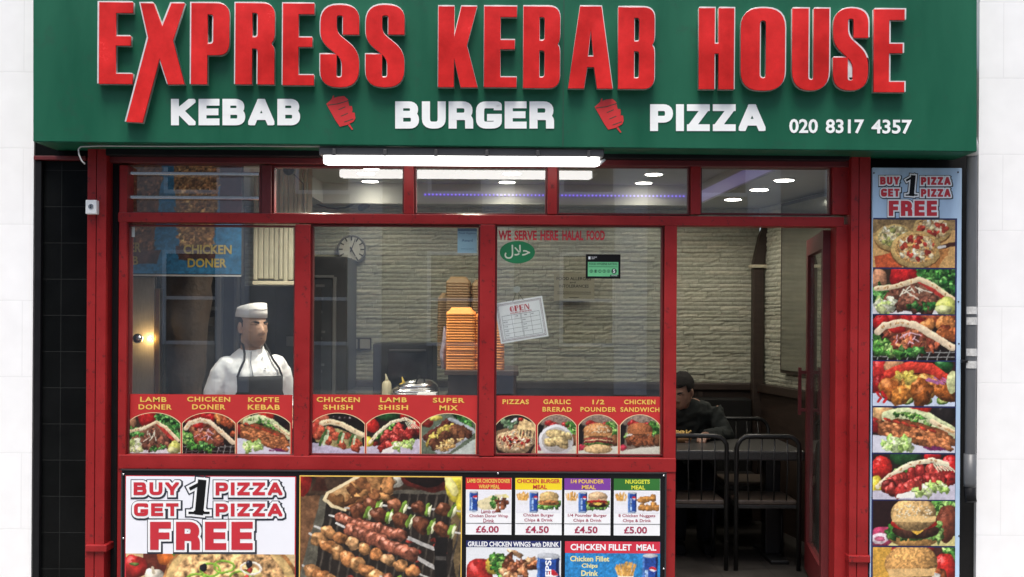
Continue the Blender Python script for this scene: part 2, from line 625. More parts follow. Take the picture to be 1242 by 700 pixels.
# ------------------------------------------------------------------ printed photographs (ink on posters)
class Cv:
    """a little painter: fractions of the picture, y down"""
    def __init__(s, w, h, bgc, seed=1, ss=2, ymin=0.0, ymax=1.0):
        s.w, s.h, s.ss = w, h, ss
        s.W, s.H = w * ss, h * ss
        s.y0, s.yr = ymin, ymax - ymin
        s.asp = w / h * s.yr
        s.X, s.Y = np.meshgrid((np.arange(s.W) + .5) / s.W, ymin + (np.arange(s.H) + .5) / s.H * s.yr)
        s.c = np.ones((s.H, s.W, 3)) * np.array(bgc, float)
        s.rg = np.random.RandomState(seed)
    def noise(s, X, Y, sc, seed=0, oct=2):
        out = np.zeros_like(X); amp = 1.0; tot = 0
        for o in range(oct):
            g = np.random.RandomState(seed + o * 17).rand(64, 64)
            x = X * sc; y = Y * sc / s.asp
            xi = np.floor(x).astype(int); yi = np.floor(y).astype(int)
            fx = x - xi; fy = y - yi
            fx = fx * fx * (3 - 2 * fx); fy = fy * fy * (3 - 2 * fy)
            a = g[yi % 64, xi % 64]; b = g[yi % 64, (xi + 1) % 64]; c = g[(yi + 1) % 64, xi % 64]; d = g[(yi + 1) % 64, (xi + 1) % 64]
            out += amp * ((a * (1 - fx) + b * fx) * (1 - fy) + (c * (1 - fx) + d * fx) * fy)
            tot += amp; amp *= .5; sc *= 2.1
        return out / tot
    def win(s, x0, y0, x1, y1):
        a = max(0, int(x0 * s.W)); b = min(s.W, int(x1 * s.W) + 2); c = max(0, int((y0 - s.y0) / s.yr * s.H)); d = min(s.H, int((y1 - s.y0) / s.yr * s.H) + 2)
        return (slice(c, d), slice(a, b)) if a < b and c < d else None
    def blob(s, cx, cy, rx, ry, col, rot=0, wob=.1, sh=.55, tex=.2, ts=22, spec=0.0, edge=0.0):
        """ry in units of picture width"""
        sh, tex = sh * .78, tex * 1.7
        R = max(rx, ry) * 1.4
        w = s.win(cx - R, cy - R * s.asp, cx + R, cy + R * s.asp)
        if w is None: return
        X, Y = s.X[w], s.Y[w]
        dx, dy = X - cx, (Y - cy) / s.asp
        c, q = math.cos(rot), math.sin(rot)
        u, v = (dx * c + dy * q) / rx, (-dx * q + dy * c) / ry
        an = np.arctan2(v, u)
        p = s.rg.rand(4) * 6.28
        rr = np.hypot(u, v) / (1 + wob * (np.sin(2 * an + p[0]) * .5 + np.sin(3 * an + p[1]) * .4 + np.sin(5 * an + p[2]) * .3))
        m = rr < 1
        nz = np.sqrt(np.clip(1 - rr ** 2, 0, 1))
        nx, ny = u * c - v * q, u * q + v * c
        lam = np.clip(-nx * .35 - ny * .55 + nz * .72, 0, 1)
        t = s.noise(X, Y, ts, int(s.rg.randint(1000)), 3)
        val = ((1 - sh) + sh * 1.35 * lam) * (1 + tex * (t - .5) * 2)
        out = np.array(col, float)[None, None] * val[..., None]
        if spec:
            out += 255 * spec * np.clip(lam - .86, 0, 1)[..., None] * 6 * (t > .45)[..., None]
        if edge:
            out *= (1 - edge * (rr > .85))[..., None]
        s.c[w][m] = out[m]
    def poly(s, pts, col, tex=.12, ts=18, grad=0.0, gcol=None):
        xs = [p[0] for p in pts]; ys = [p[1] for p in pts]
        w = s.win(min(xs), min(ys), max(xs), max(ys))
        if w is None: return
        X, Y = s.X[w], s.Y[w]
        m = s.inside(X, Y, pts)
        t = s.noise(X, Y, ts, int(s.rg.randint(1000)), 3)
        out = np.array(col, float)[None, None] * (1 + tex * (t - .5) * 2)[..., None]
        if grad:
            out *= (1 + grad * (Y - np.mean(ys)) / max(1e-6, max(ys) - min(ys)))[..., None]
        s.c[w][m] = out[m]
    def inside(s, X, Y, pts):
        m = np.zeros(X.shape, bool)
        n = len(pts)
        for i in range(n):
            x0, y0 = pts[i - 1]; x1, y1 = pts[i]
            if y0 == y1: continue
            c = (Y > min(y0, y1)) & (Y <= max(y0, y1))
            m ^= c & (X < x0 + (Y - y0) * (x1 - x0) / (y1 - y0))
        return m
    def stroke(s, pts, wd, col, tex=.1, shade=0.0):
        for a, b in zip(pts, pts[1:]):
            ax, ay = a; bx, by = b
            R = wd
            w = s.win(min(ax, bx) - R, min(ay, by) - R * s.asp, max(ax, bx) + R, max(ay, by) + R * s.asp)
            if w is None: continue
            X, Y = s.X[w], s.Y[w] / s.asp
            ay2, by2 = ay / s.asp, by / s.asp
            L = (bx - ax) ** 2 + (by2 - ay2) ** 2 + 1e-12
            t = np.clip(((X - ax) * (bx - ax) + (Y - ay2) * (by2 - ay2)) / L, 0, 1)
            d = np.hypot(X - ax - t * (bx - ax), Y - ay2 - t * (by2 - ay2))
            m = d < wd / 2
            n = s.noise(X, s.Y[w], 26, int(s.rg.randint(1000)), 2)
            off = ((Y - ay2 - t * (by2 - ay2)) / (wd / 2))
            out = np.array(col, float)[None, None] * ((1 + tex * (n - .5) * 2) * (1 - shade * off))[..., None]
            s.c[w][m] = out[m]
    def scatter(s, region, n, r, cols, wob=.25, sh=.6, tex=.3, ts=30, asp=(.5, 1.0), spec=0.0, rots=3.14, sorty=True):
        xs = [p[0] for p in region]; ys = [p[1] for p in region]
        P = []
        k = 0
        while len(P) < n and k < n * 60:
            k += 1
            x = s.rg.uniform(min(xs), max(xs)); y = s.rg.uniform(min(ys), max(ys))
            if s.inside(np.array([[x]]), np.array([[y]]), region)[0, 0]: P.append((x, y))
        if sorty: P.sort(key=lambda q: q[1])
        for x, y in P:
            q = r * s.rg.uniform(.7, 1.3)
            c = np.array(cols[s.rg.randint(len(cols))], float) * s.rg.uniform(.82, 1.15)
            s.blob(x, y, q, q * s.rg.uniform(*asp), c, s.rg.uniform(-rots, rots), wob, sh, tex, ts, spec)
    def lettuce(s, region, n=40, r=.05, dark=False):
        cols = [(70, 130, 50), (110, 165, 70), (45, 95, 35), (150, 190, 100)] if not dark else [(40, 95, 40), (70, 130, 55), (25, 60, 25), (100, 160, 80)]
        s.scatter(region, n, r, cols, wob=.5, sh=.6, tex=.4, ts=35)
    def linear(s):
        n1 = s.noise(s.X, s.Y, 16, 901, 3) - .5; n2 = s.noise(s.X, s.Y, 16, 333, 3) - .5
        k = .018 * s.W
        yi = np.clip((np.arange(s.H)[:, None] + n1 * k).astype(int), 0, s.H - 1); xi = np.clip((np.arange(s.W)[None, :] + n2 * k).astype(int), 0, s.W - 1)
        c = s.c[yi, xi]
        n3 = (.6 * s.noise(s.X, s.Y, 42, 77, 3) + .4 * s.noise(s.X, s.Y, 95, 78, 2))[..., None]
        c = c * (1 + .85 * (n3 - .5) * np.clip((225 - c.mean(-1, keepdims=True)) / 90, 0, 1))
        g = c.mean(-1, keepdims=True); c = g + (c - g) * .9
        c = c.reshape(s.h, s.ss, s.w, s.ss, 3).mean((1, 3))
        g = s.rg.rand(s.h, s.w, 1)
        c = np.clip(c * (1 + .05 * (g - .5)), 0, 250) / 255
        c = c * getattr(s, 'dim', 1.0)
        lin = np.where(c <= .04045, c / 12.92, ((c + .055) / 1.055) ** 2.4)
        return lin * .92

def print_obj(name, cv, x0, y0, x1, y1, d, parent, material, top=None, **tags):
    """a printed picture: a flat sheet whose ink colours come from the painter; top(u) in px lowers its upper edge"""
    lin = cv.linear()
    nx, ny = cv.w, cv.h
    xa, za, xb, zb = RC(x0, y0, x1, y1, d)
    U = np.linspace(0, 1, nx + 1)
    V = np.linspace(0, 1, ny + 1)
    k = (zb - za) / (y1 - y0)
    verts = np.zeros((ny + 1, nx + 1, 3))
    col = np.ones((ny + 1, nx + 1, 4))
    for i, u in enumerate(U):
        drop = (top(u) if top else 0.0) / (y1 - y0)
        f = drop + V * (1 - drop)
        verts[:, i, 0] = xa + u * (xb - xa)
        verts[:, i, 1] = d
        verts[:, i, 2] = zb - f * (zb - za)
        yi = np.clip((f * ny).astype(int), 0, ny - 1)
        xi = min(nx - 1, int(u * nx))
        col[:, i, :3] = lin[yi, xi]
    idx = np.arange((ny + 1) * (nx + 1)).reshape(ny + 1, nx + 1)
    q = np.stack([idx[1:, :-1], idx[1:, 1:], idx[:-1, 1:], idx[:-1, :-1]], -1).reshape(-1, 4)
    me = bpy.data.meshes.new(name)
    me.vertices.add(verts.size // 3)
    me.vertices.foreach_set('co', verts.reshape(-1))
    me.loops.add(q.size)
    me.loops.foreach_set('vertex_index', q.reshape(-1).astype(np.int32))
    me.polygons.add(len(q))
    me.polygons.foreach_set('loop_start', np.arange(0, q.size, 4, dtype=np.int32))
    a = me.color_attributes.new('Col', 'FLOAT_COLOR', 'POINT')
    a.data.foreach_set('color', col.reshape(-1).astype(np.float32))
    me.update(calc_edges=True)
    me.validate()
    me.materials.append(material)
    o = link(me, name, parent)
    return setp(o, **tags) if tags else o

# ------------------------------------------------------------------ the food photographs
CREAM = (232, 208, 165)
def pita_arc(cv, pts, wd, col=CREAM, toast=True):
    cv.stroke(pts, wd, col, .12, .18)
    if toast:
        for i in range(10):
            k = cv.rg.randint(len(pts) - 1); t = cv.rg.rand()
            x = pts[k][0] + t * (pts[k + 1][0] - pts[k][0]); y = pts[k][1] + t * (pts[k + 1][1] - pts[k][1])
            cv.blob(x, y, .018, .01, (200, 150, 95), cv.rg.rand() * 3, .3, .2)

def pic_lamb_doner(w, h, seed=1):
    cv = Cv(w, h, (58, 42, 30), seed)
    cv.blob(.07, .22, .10, .12, (205, 140, 100), spec=.1)
    cv.blob(.37, .10, .17, .18, (205, 30, 32), spec=.5)
    cv.poly([(.0, .78), (.25, .72), (1, .74), (1, 1), (0, 1)], (215, 212, 214))
    cv.lettuce([(.55, 0), (1, 0), (1, .62), (.8, .5), (.56, .26)], 70, .05, True)
    cv.poly([(.05, .42), (.56, .2), (.97, .62), (.9, .82), (.5, .93), (.1, .72)], (120, 80, 60), .5)
    cv.lettuce([(.0, .4), (.3, .42), (.3, .6), (.1, .72), (0, .7)], 30, .045, True)
    cv.scatter([(.12, .62), (.45, .42), (.9, .6), (.86, .8), (.55, .9), (.2, .82)], 26, .1, [(112, 66, 50), (92, 52, 40), (130, 82, 62)], .3, .65, .35, asp=(.45, .8))
    cv.poly([(.52, .26), (.62, .26), (.95, .66), (.86, .68)], (180, 50, 42), .3)
    pita_arc(cv, [(.04, .45), (.3, .38), (.56, .22), (.74, .36), (.97, .66)], .06)
    for i in range(9):
        x, y = .36 + cv.rg.rand() * .2, .3 + cv.rg.rand() * .35
        cv.stroke([(x, y), (x + .08 * cv.rg.randn(), y + .1)], .014, (228, 222, 196))
    cv.scatter([(.02, .66), (.25, .7), (.3, .9), (.05, .92)], 16, .06, [(196, 206, 140), (170, 190, 110), (220, 222, 190)], .4, .4)
    cv.lettuce([(.42, .8), (.75, .78), (.72, .9), (.45, .92)], 14, .035, True)
    cv.blob(.9, .84, .13, .12, (196, 200, 96), spec=.2)
    cv.blob(.86, .9, .1, .06, (218, 222, 150))
    return cv

def pic_chicken_doner(w, h, seed=2):
    cv = Cv(w, h, (30, 22, 20), seed)
    for x, y in ((.25, .1), (.42, .04), (.1, .16), (.53, .12)):
        cv.blob(x, y, .11, .09, (176, 26, 26), spec=.4)
    cv.scatter([(.6, 0), (1, .05), (1, .5), (.8, .4), (.62, .2)], 14, .09, [(176, 92, 44), (150, 66, 36), (198, 122, 62)], .2, .6, spec=.15)
    for i in range(9):
        cv.stroke([(i * .12 - .02, .78), (i * .12 - .06, 1)], .012, (150, 150, 146))
    for y in (.82, .93): cv.stroke([(0, y), (1, y)], .012, (140, 140, 136))
    cv.lettuce([(0, .5), (.2, .55), (.3, .8), (.6, .82), (.55, .92), (.1, .85), (0, .75)], 40, .05)
    cv.poly([(.08, .3), (.35, .2), (.6, .3), (.8, .65), (.7, .82), (.3, .78)], (110, 60, 40), .5)
    cv.scatter([(.12, .4), (.4, .26), (.6, .38), (.82, .68), (.7, .8), (.3, .72)], 40, .06, [(186, 92, 60), (150, 66, 46), (206, 122, 78), (120, 60, 44)], .35, .6, asp=(.3, .8))
    cv.blob(.3, .3, .1, .06, (196, 36, 32), spec=.3)
    for i in range(12):
        x, y = .3 + cv.rg.rand() * .22, .36 + cv.rg.rand() * .25
        cv.stroke([(x, y), (x + .07 * cv.rg.randn(), y + .07)], .012, (222, 180, 190))
    pita_arc(cv, [(.06, .38), (.14, .24), (.34, .17), (.52, .22), (.78, .5), (.97, .72)], .085, (230, 206, 170))
    cv.lettuce([(.3, .72), (.6, .76), (.56, .88), (.35, .88)], 16, .04, True)
    return cv

def pic_chicken_pieces(w, h, seed=3):
    cv = Cv(w, h, (60, 30, 26), seed)
    for x, y, r, c in ((.08, .2, .15, (196, 40, 36)), (.25, .05, .12, (224, 160, 110)), (.1, .55, .13, (150, 24, 24)), (.86, .08, .11, (40, 96, 44)), (.6, .05, .15, (50, 30, 26))):
        cv.blob(x, y, r, r * .9, c, spec=.4)
    cv.poly([(0, .72), (1, .66), (1, 1), (0, 1)], (196, 206, 226), .08)
    cv.stroke([(.2, .3), (.45, .12), (.7, .16), (.94, .46)], .13, (206, 56, 40), .25, .3)
    for x in (.42, .64, .86): cv.blob(x, .86, .085, .06, (96, 140, 50)); cv.blob(x, .85, .065, .042, (196, 206, 120), sh=.2)
    cv.scatter([(.14, .5), (.4, .45), (.92, .5), (.96, .75), (.6, .8), (.2, .76)], 16, .12, [(198, 118, 44), (176, 92, 34), (214, 142, 62)], .2, .6, .35, spec=.2, asp=(.7, 1))
    cv.scatter([(.28, .3), (.5, .26), (.58, .42), (.34, .46)], 16, .05, [(232, 206, 90), (218, 190, 70)], .3, .4)
    for i in range(10):
        x = .6 + cv.rg.rand() * .26
        cv.stroke([(x, .36 + cv.rg.rand() * .08), (x + .12, .5)], .016, (170, 96, 150))
    cv.blob(.97, .45, .07, .14, (222, 226, 160), sh=.3)
    for x in (.05, .12): cv.stroke([(x, .7), (x + .05, .82), (x + .02, .92)], .03, (190, 28, 32))
    return cv

def pic_kofte(w, h, seed=4):
    cv = Cv(w, h, (44, 28, 24), seed)
    for x, y, r, c in ((.12, .1, .13, (222, 170, 110)), (.55, .03, .17, (204, 40, 30)), (.85, .12, .16, (40, 34, 34)), (.02, .4, .1, (150, 30, 30))):
        cv.blob(x, y, r, r, c, spec=.35)
    cv.poly([(0, .62), (1, .7), (1, 1), (0, 1)], (210, 210, 222), .06)
    cv.stroke([(.18, .2), (.4, .12), (.66, .24), (.98, .56)], .14, (206, 214, 160), .2, .1)
    cv.lettuce([(.2, .16), (.5, .12), (.85, .4), (.8, .46), (.4, .26)], 26, .03)
    cv.poly([(.06, .36), (.3, .24), (.9, .5), (.98, .74), (.7, .9), (.06, .6)], (120, 66, 38), .4)
    for r in range(5):
        for k in range(9):
            x = .1 + k * .1 + r * .03; y = .34 + r * .075 + k * .036
            if x < .97: cv.blob(x, y, .07, .035, np.array((176, 104, 60)) * cv.rg.uniform(.75, 1.15), .35, .2, .6, .4, spec=.1)
    for k in range(6):
        cv.blob(.18 + k * .11, .27 + k * .05, .055, .018, (190, 60, 40), .4)
    pita_arc(cv, [(.72, .3), (.86, .44), (1, .56)], .06)
    cv.scatter([(.12, .74), (.4, .7), (.46, .86), (.3, .97), (.14, .9)], 34, .055, [(180, 214, 120), (206, 230, 160), (150, 190, 90)], .5, .4, .3)
    for i in range(10):
        x = .6 + cv.rg.rand() * .25
        cv.stroke([(x, .86 + cv.rg.rand() * .06), (x + .08, .93)], .025, (110, 36, 84))
    return cv

def pic_lamb_shish(w, h, seed=5):
    cv = Cv(w, h, (40, 30, 28), seed)
    cv.blob(.1, .3, .13, .14, (212, 40, 34), spec=.6)
    cv.blob(.04, .72, .09, .12, (232, 206, 60), spec=.3)
    cv.blob(.4, .06, .2, .1, (36, 80, 40), spec=.3)
    cv.blob(.72, .05, .1, .07, (170, 26, 26), spec=.3)
    cv.blob(.95, .3, .12, .15, (206, 32, 32), spec=.5)
    cv.poly([(0, .82), (1, .62), (1, 1), (0, 1)], (196, 190, 206), .1)
    cv.lettuce([(.1, .65), (.3, .4), (.5, .24), (.6, .3), (.3, .6)], 30, .04)
    pita_arc(cv, [(.06, .72), (.22, .46), (.46, .22), (.72, .13), (.9, .22)], .06, (238, 222, 186))
    cv.scatter([(.14, .74), (.34, .5), (.62, .3), (.92, .4), (.94, .56), (.5, .74), (.26, .88)], 44, .075, [(172, 44, 40), (150, 36, 32), (194, 62, 52), (126, 36, 30)], .2, .6, .3, spec=.25, asp=(.7, 1))
    for i in range(6):
        cv.stroke([(.74 + .03 * i, .22), (.8 + .04 * i, .36)], .016, (226, 226, 190))
    cv.poly([(.3, .9), (.56, .76), (.5, .97), (.28, .98)], (240, 238, 228), .06)
    cv.scatter([(.5, .74), (.86, .62), (.9, .78), (.55, .92)], 30, .045, [(190, 214, 130), (222, 230, 180), (160, 196, 96)], .5, .4)
    return cv

def pic_chicken_shish(w, h, seed=6):
    cv = Cv(w, h, (26, 24, 22), seed)
    for x, y, r, c in ((.1, .18, .14, (220, 90, 66)), (.24, .12, .1, (226, 110, 80)), (.06, .4, .12, (206, 64, 50))):
        cv.blob(x, y, r, r, c, spec=.4)
    for i in range(6): cv.blob(.45 + i * .1, .12 + .03 * (i % 2), .06, .06, (34, 26, 26), spec=.6)
    cv.poly([(0, .72), (1, .8), (1, 1), (0, 1)], (190, 184, 206), .1)
    pita_arc(cv, [(.2, .24), (.36, .2), (.6, .28), (.96, .52)], .1, (232, 210, 166))
    cv.poly([(.05, .5), (.3, .3), (.95, .56), (.98, .8), (.6, .88), (.1, .7)], (150, 140, 90), .4)
    for x, y in ((.18, .4), (.36, .42), (.66, .54), (.32, .66), (.58, .76), (.86, .7), (.12, .55), (.46, .56), (.84, .84)):
        cv.blob(x, y, .1, .075, np.array((206, 90, 60)) * cv.rg.uniform(.8, 1.1), cv.rg.rand(), .2, .55, .35, spec=.25)
    for x, y in ((.26, .48), (.54, .56), (.76, .6), (.2, .62)):
        cv.stroke([(x + .03, y - .08), (x, y), (x - .03, y + .16)], .05, (66, 104, 52), .4)
        cv.stroke([(x + .07, y - .06), (x + .04, y + .14)], .04, (196, 214, 170), .3)
    return cv

def pic_super_mix(w, h, seed=7):
    cv = Cv(w, h, (96, 110, 90), seed)
    cv.blob(.06, .18, .16, .12, (170, 50, 40)); cv.blob(.26, .1, .12, .06, (220, 206, 90)); cv.lettuce([(.6, 0), (1, 0), (1, .5), (.75, .2)], 30, .05, True)
    cv.poly([(.55, 1), (1, .6), (1, 1)], (186, 200, 190))
    cv.poly([(0, .62), (.06, .52), (.5, .1), (.58, .1), (.98, .36), (1, .46), (.5, .98), (.3, 1)], (170, 176, 180), .3)
    cv.poly([(.02, .64), (.5, .16), (.96, .42), (.42, .95)], (90, 56, 40), .4)
    cv.scatter([(.05, .55), (.45, .18), (.52, .26), (.1, .66)], 26, .06, [(120, 60, 44), (96, 46, 36)], .2, .5, asp=(.5, .9))
    cv.scatter([(.06, .68), (.54, .22), (.6, .3), (.12, .78)], 30, .05, [(214, 190, 90), (196, 170, 70)], .3, .5)
    cv.scatter([(.14, .76), (.62, .3), (.74, .38), (.24, .88)], 20, .07, [(122, 74, 46), (146, 92, 58), (98, 56, 38)], .2, .6)
    cv.scatter([(.66, .46), (.78, .34), (.96, .44), (.8, .62)], 14, .07, [(110, 66, 42), (92, 52, 36)], .2, .6)
    cv.scatter([(.28, .84), (.5, .62), (.76, .62), (.44, .95)], 34, .055, [(206, 170, 104), (226, 192, 126), (186, 148, 84)], .3, .5, asp=(.2, .5))
    return cv

def pic_slice_pizza(w, h, seed=8):
    cv = Cv(w, h, (146, 116, 84), seed)
    cv.poly([(0, 0), (1, 0), (1, .3), (.5, .24), (0, .4)], (40, 34, 30), .3)
    cv.scatter([(.2, .12), (.6, .1), (.55, .28), (.22, .32)], 14, .07, [(120, 150, 110), (200, 206, 200), (60, 96, 60)], .4, .5)
    cv.blob(.5, .7, .52, .36, (46, 34, 30), sh=.2)
    cv.blob(.5, .64, .5, .33, (222, 188, 140), tex=.3)
    cv.scatter([(.05, .55), (.5, .35), (.96, .55), (.9, .75), (.5, .84), (.1, .75)], 90, .045, [(230, 210, 170), (206, 110, 80), (240, 226, 196), (196, 150, 96), (226, 190, 140)], .4, .35, asp=(.3, .8))
    cv.scatter([(.08, .6), (.5, .4), (.92, .6), (.5, .82)], 12, .05, [(186, 46, 40), (160, 36, 32)], .2, .4)
    cv.scatter([(.1, .6), (.9, .6), (.5, .8)], 7, .025, [(30, 26, 24)], .2, .4)
    cv.poly([(.52, .4), (.64, .06), (1, .2), (1, .4), (.85, .36)], (226, 190, 130), .4)
    for i in range(6): cv.stroke([(.6 + i * .07, .34), (.58 + i * .07, .55)], .025, (236, 206, 140))
    for i in range(4): cv.stroke([(.64 + i * .08, .36), (.63 + i * .08, .5)], .03, (60, 48, 36))
    cv.blob(.64, .1, .06, .05, (206, 40, 34), spec=.4)
    return cv

def salad_backdrop(cv):
    cv.blob(.45, .05, .5, .22, (150, 128, 112), sh=.15)
    cv.poly([(0, .2), (.16, .25), (.1, .7), (0, .72)], (30, 24, 24), .3)
    for x, y in ((.3, .2), (.42, .25), (.72, .24)): cv.blob(x, y, .12, .09, (166, 34, 34), spec=.4)
    cv.lettuce([(.76, .2), (1, .16), (1, .5), (.82, .46)], 30, .06)
    cv.poly([(0, .86), (.4, .8), (1, .74), (1, 1), (0, 1)], (206, 208, 190), .05)
    cv.blob(.06, .78, .1, .08, (190, 50, 70), sh=.3)
    cv.blob(.95, .6, .1, .16, (130, 80, 50))

def pic_garlic_bread(w, h, seed=9):
    cv = Cv(w, h, (120, 104, 90), seed)
    salad_backdrop(cv)
    cv.blob(.48, .62, .46, .42, (232, 232, 232), wob=.01, sh=.25, tex=.03)
    cv.blob(.48, .6, .38, .33, (190, 186, 178), wob=.01, sh=.2, tex=.03)
    for x, y, r, a in ((.42, .46, .22, .2), (.62, .5, .22, .6), (.34, .66, .2, .1), (.6, .66, .24, .4), (.82, .5, .12, 1)):
        cv.blob(x, y, r, r * .55, (214, 186, 124), a, .12, .55, .35)
    return cv

def burger(cv, cx, cy, w, bun, fill, seeds=0, lettuce_low=False, low_bun=True, squash=1.0):
    a = cv.asp
    if low_bun: cv.blob(cx, cy + .3 * w * a * squash, w * .49, w * .2, bun, wob=.03, sh=.5, tex=.15)
    if lettuce_low:
        cv.lettuce([(cx - .52 * w, cy + .12 * w * a), (cx + .52 * w, cy + .12 * w * a), (cx + .46 * w, cy + .4 * w * a), (cx - .46 * w, cy + .4 * w * a)], 60, w * .09)
    for y, h_, c, tex in fill:
        cv.blob(cx, cy + y * w * a, w * .5, h_ * w, c, wob=.06, sh=.45, tex=tex, ts=26, spec=.1)
    cv.blob(cx, cy - .12 * w * a, w * .48, w * .25, bun, wob=.03, sh=.6, tex=.18, ts=30)
    cv.poly([(cx - .47 * w, cy - .04 * w * a), (cx + .47 * w, cy - .04 * w * a), (cx + .45 * w, cy + .05 * w * a), (cx - .45 * w, cy + .05 * w * a)], np.array(bun) * .93, .15)
    for i in range(seeds):
        an, r = cv.rg.rand() * 6.28, math.sqrt(cv.rg.rand())
        cv.blob(cx + math.cos(an) * r * w * .4, cy - .16 * w * a + math.sin(an) * r * w * .13 * a, w * .022, w * .014, (240, 226, 190), 0, 0, .3, 0)

def pic_half_pounder(w, h, seed=10):
    cv = Cv(w, h, (120, 104, 90), seed)
    salad_backdrop(cv)
    burger(cv, .5, .46, .78, (206, 142, 84), [(.12, .09, (226, 196, 130), .2), (.17, .1, (150, 66, 50), .4), (.24, .07, (236, 206, 150), .1), (.28, .08, (120, 40, 36), .5), (.33, .05, (70, 100, 46), .5)], 40)
    cv.blob(.5, .82, .37, .12, (226, 190, 130), wob=.02, sh=.4)
    return cv

def pic_chicken_sandwich(w, h, seed=11):
    cv = Cv(w, h, (120, 104, 90), seed)
    salad_backdrop(cv)
    burger(cv, .5, .42, .68, (182, 106, 62), [(.22, .16, (120, 66, 40), .5), (.1, .08, (226, 216, 206), .1), (.2, .12, (150, 86, 54), .5)], 0, True, False)
    cv.scatter([(.2, .56), (.82, .52), (.8, .68), (.22, .7)], 14, .1, [(150, 84, 50), (126, 66, 40)], .2, .6, .4)
    return cv

def pic_three_pizzas(w, h, seed=12):
    cv = Cv(w, h, (206, 160, 96), seed)
    cv.poly([(0, 0), (1, 0), (1, .2), (0, .3)], (150, 120, 76), .3)
    cv.poly([(.02, .78), (.26, .68), (.36, 1), (.04, 1)], (196, 84, 44), .1)
    cv.poly([(.74, .6), (.94, .6), (.8, 1), (.7, 1)], (176, 112, 56), .15)
    for cx, cy, rx, ry, tone in ((.26, .38, .24, .16, (198, 180, 120)), (.72, .2, .24, .16, (206, 150, 90)), (.53, .62, .31, .22, (214, 160, 90))):
        cv.blob(cx, cy + .04, rx, ry, (140, 90, 46), wob=.01, sh=.2)
        cv.blob(cx, cy, rx, ry, (226, 186, 110), wob=.02, sh=.35, tex=.12)
        cv.blob(cx, cy - .02, rx * .82, ry * .8, tone, wob=.03, sh=.15, tex=.4, ts=50)
        reg = [(cx + rx * .72 * math.cos(t), cy - .02 + ry * cv.asp * .68 * math.sin(t)) for t in np.linspace(0, 6.28, 16)[:-1]]
        cv.scatter(reg, 40, .03, [(232, 214, 170), (226, 196, 140), (240, 226, 190)], .4, .3)
        cv.scatter(reg, 20, .032, [(190, 66, 46), (170, 50, 40)] if tone[0] != 198 else [(150, 150, 80), (216, 200, 150)], .1, .25, asp=(.6, .8))
    cv.poly([(.8, .62), (.9, .58), (.92, .74), (.82, .8)], (176, 116, 60))
    cv.stroke([(.86, .56), (1, .5)], .05, (70, 36, 26)); cv.stroke([(.8, .58), (.88, .55)], .03, (210, 206, 200))
    return cv

def pic_cheeseburger(w, h, seed=13):
    cv = Cv(w, h, (40, 20, 22), seed)
    cv.lettuce([(.72, 0), (1, 0), (1, .32), (.76, .34)], 50, .05)
    cv.poly([(0, .9), (.5, .84), (1, .78), (1, 1), (0, 1)], (214, 202, 130), .05)
    cv.blob(.9, .5, .13, .22, (128, 62, 42), spec=.15)
    cv.blob(.1, .82, .15, .12, (190, 60, 100), sh=.4); cv.blob(.09, .85, .1, .07, (236, 214, 222), sh=.2); cv.blob(.09, .86, .06, .035, (190, 90, 120), sh=.2)
    cv.blob(.5, .82, .3, .12, (206, 150, 80), wob=.03, sh=.5)
    cv.lettuce([(.18, .58), (.84, .58), (.82, .8), (.2, .8)], 60, .055)
    cv.blob(.52, .66, .29, .1, (70, 40, 30), wob=.05, tex=.5)
    cv.poly([(.36, .56), (.7, .56), (.54, .76)], (236, 180, 60), .08)
    cv.blob(.5, .52, .29, .075, (206, 40, 32), wob=.03, sh=.4, spec=.4)
    cv.blob(.5, .3, .28, .2, (222, 178, 112), wob=.02, sh=.6, tex=.2, ts=40)
    cv.poly([(.22, .34), (.78, .34), (.76, .48), (.24, .48)], (226, 186, 120), .15)
    for i in range(50):
        an, r = cv.rg.rand() * 6.28, math.sqrt(cv.rg.rand())
        cv.blob(.5 + math.cos(an) * r * .24, .24 + math.sin(an) * r * .18, .012, .008, (244, 228, 190), 0, 0, .3, 0)
    return cv

def pic_chicken_burger(w, h, seed=14):
    cv = Cv(w, h, (70, 36, 30), seed)
    cv.poly([(0, 0), (.26, 0), (.2, .7), (0, .8)], (214, 160, 60), .1)
    for x in (.36, .6): cv.blob(x, .04, .14, .07, (190, 40, 36), spec=.4)
    cv.lettuce([(.84, 0), (1, 0), (1, .3), (.9, .25)], 16, .05)
    cv.blob(.88, .42, .14, .17, (206, 38, 32), spec=.5)
    cv.poly([(0, .9), (1, .8), (1, 1.01), (0, 1.01)], (214, 200, 150))
    cv.lettuce([(.15, .8), (.82, .76), (.8, 1), (.18, 1)], 50, .06)
    cv.scatter([(.16, .66), (.8, .6), (.8, .82), (.2, .86)], 24, .09, [(176, 96, 50), (150, 76, 40), (196, 120, 66)], .2, .6, .4)
    cv.blob(.6, .6, .2, .06, (240, 236, 226), sh=.2)
    cv.blob(.47, .36, .32, .25, (218, 160, 88), wob=.02, sh=.6, tex=.25, ts=50)
    cv.poly([(.17, .46), (.77, .44), (.75, .6), (.2, .64)], (226, 182, 116), .15)
    return cv

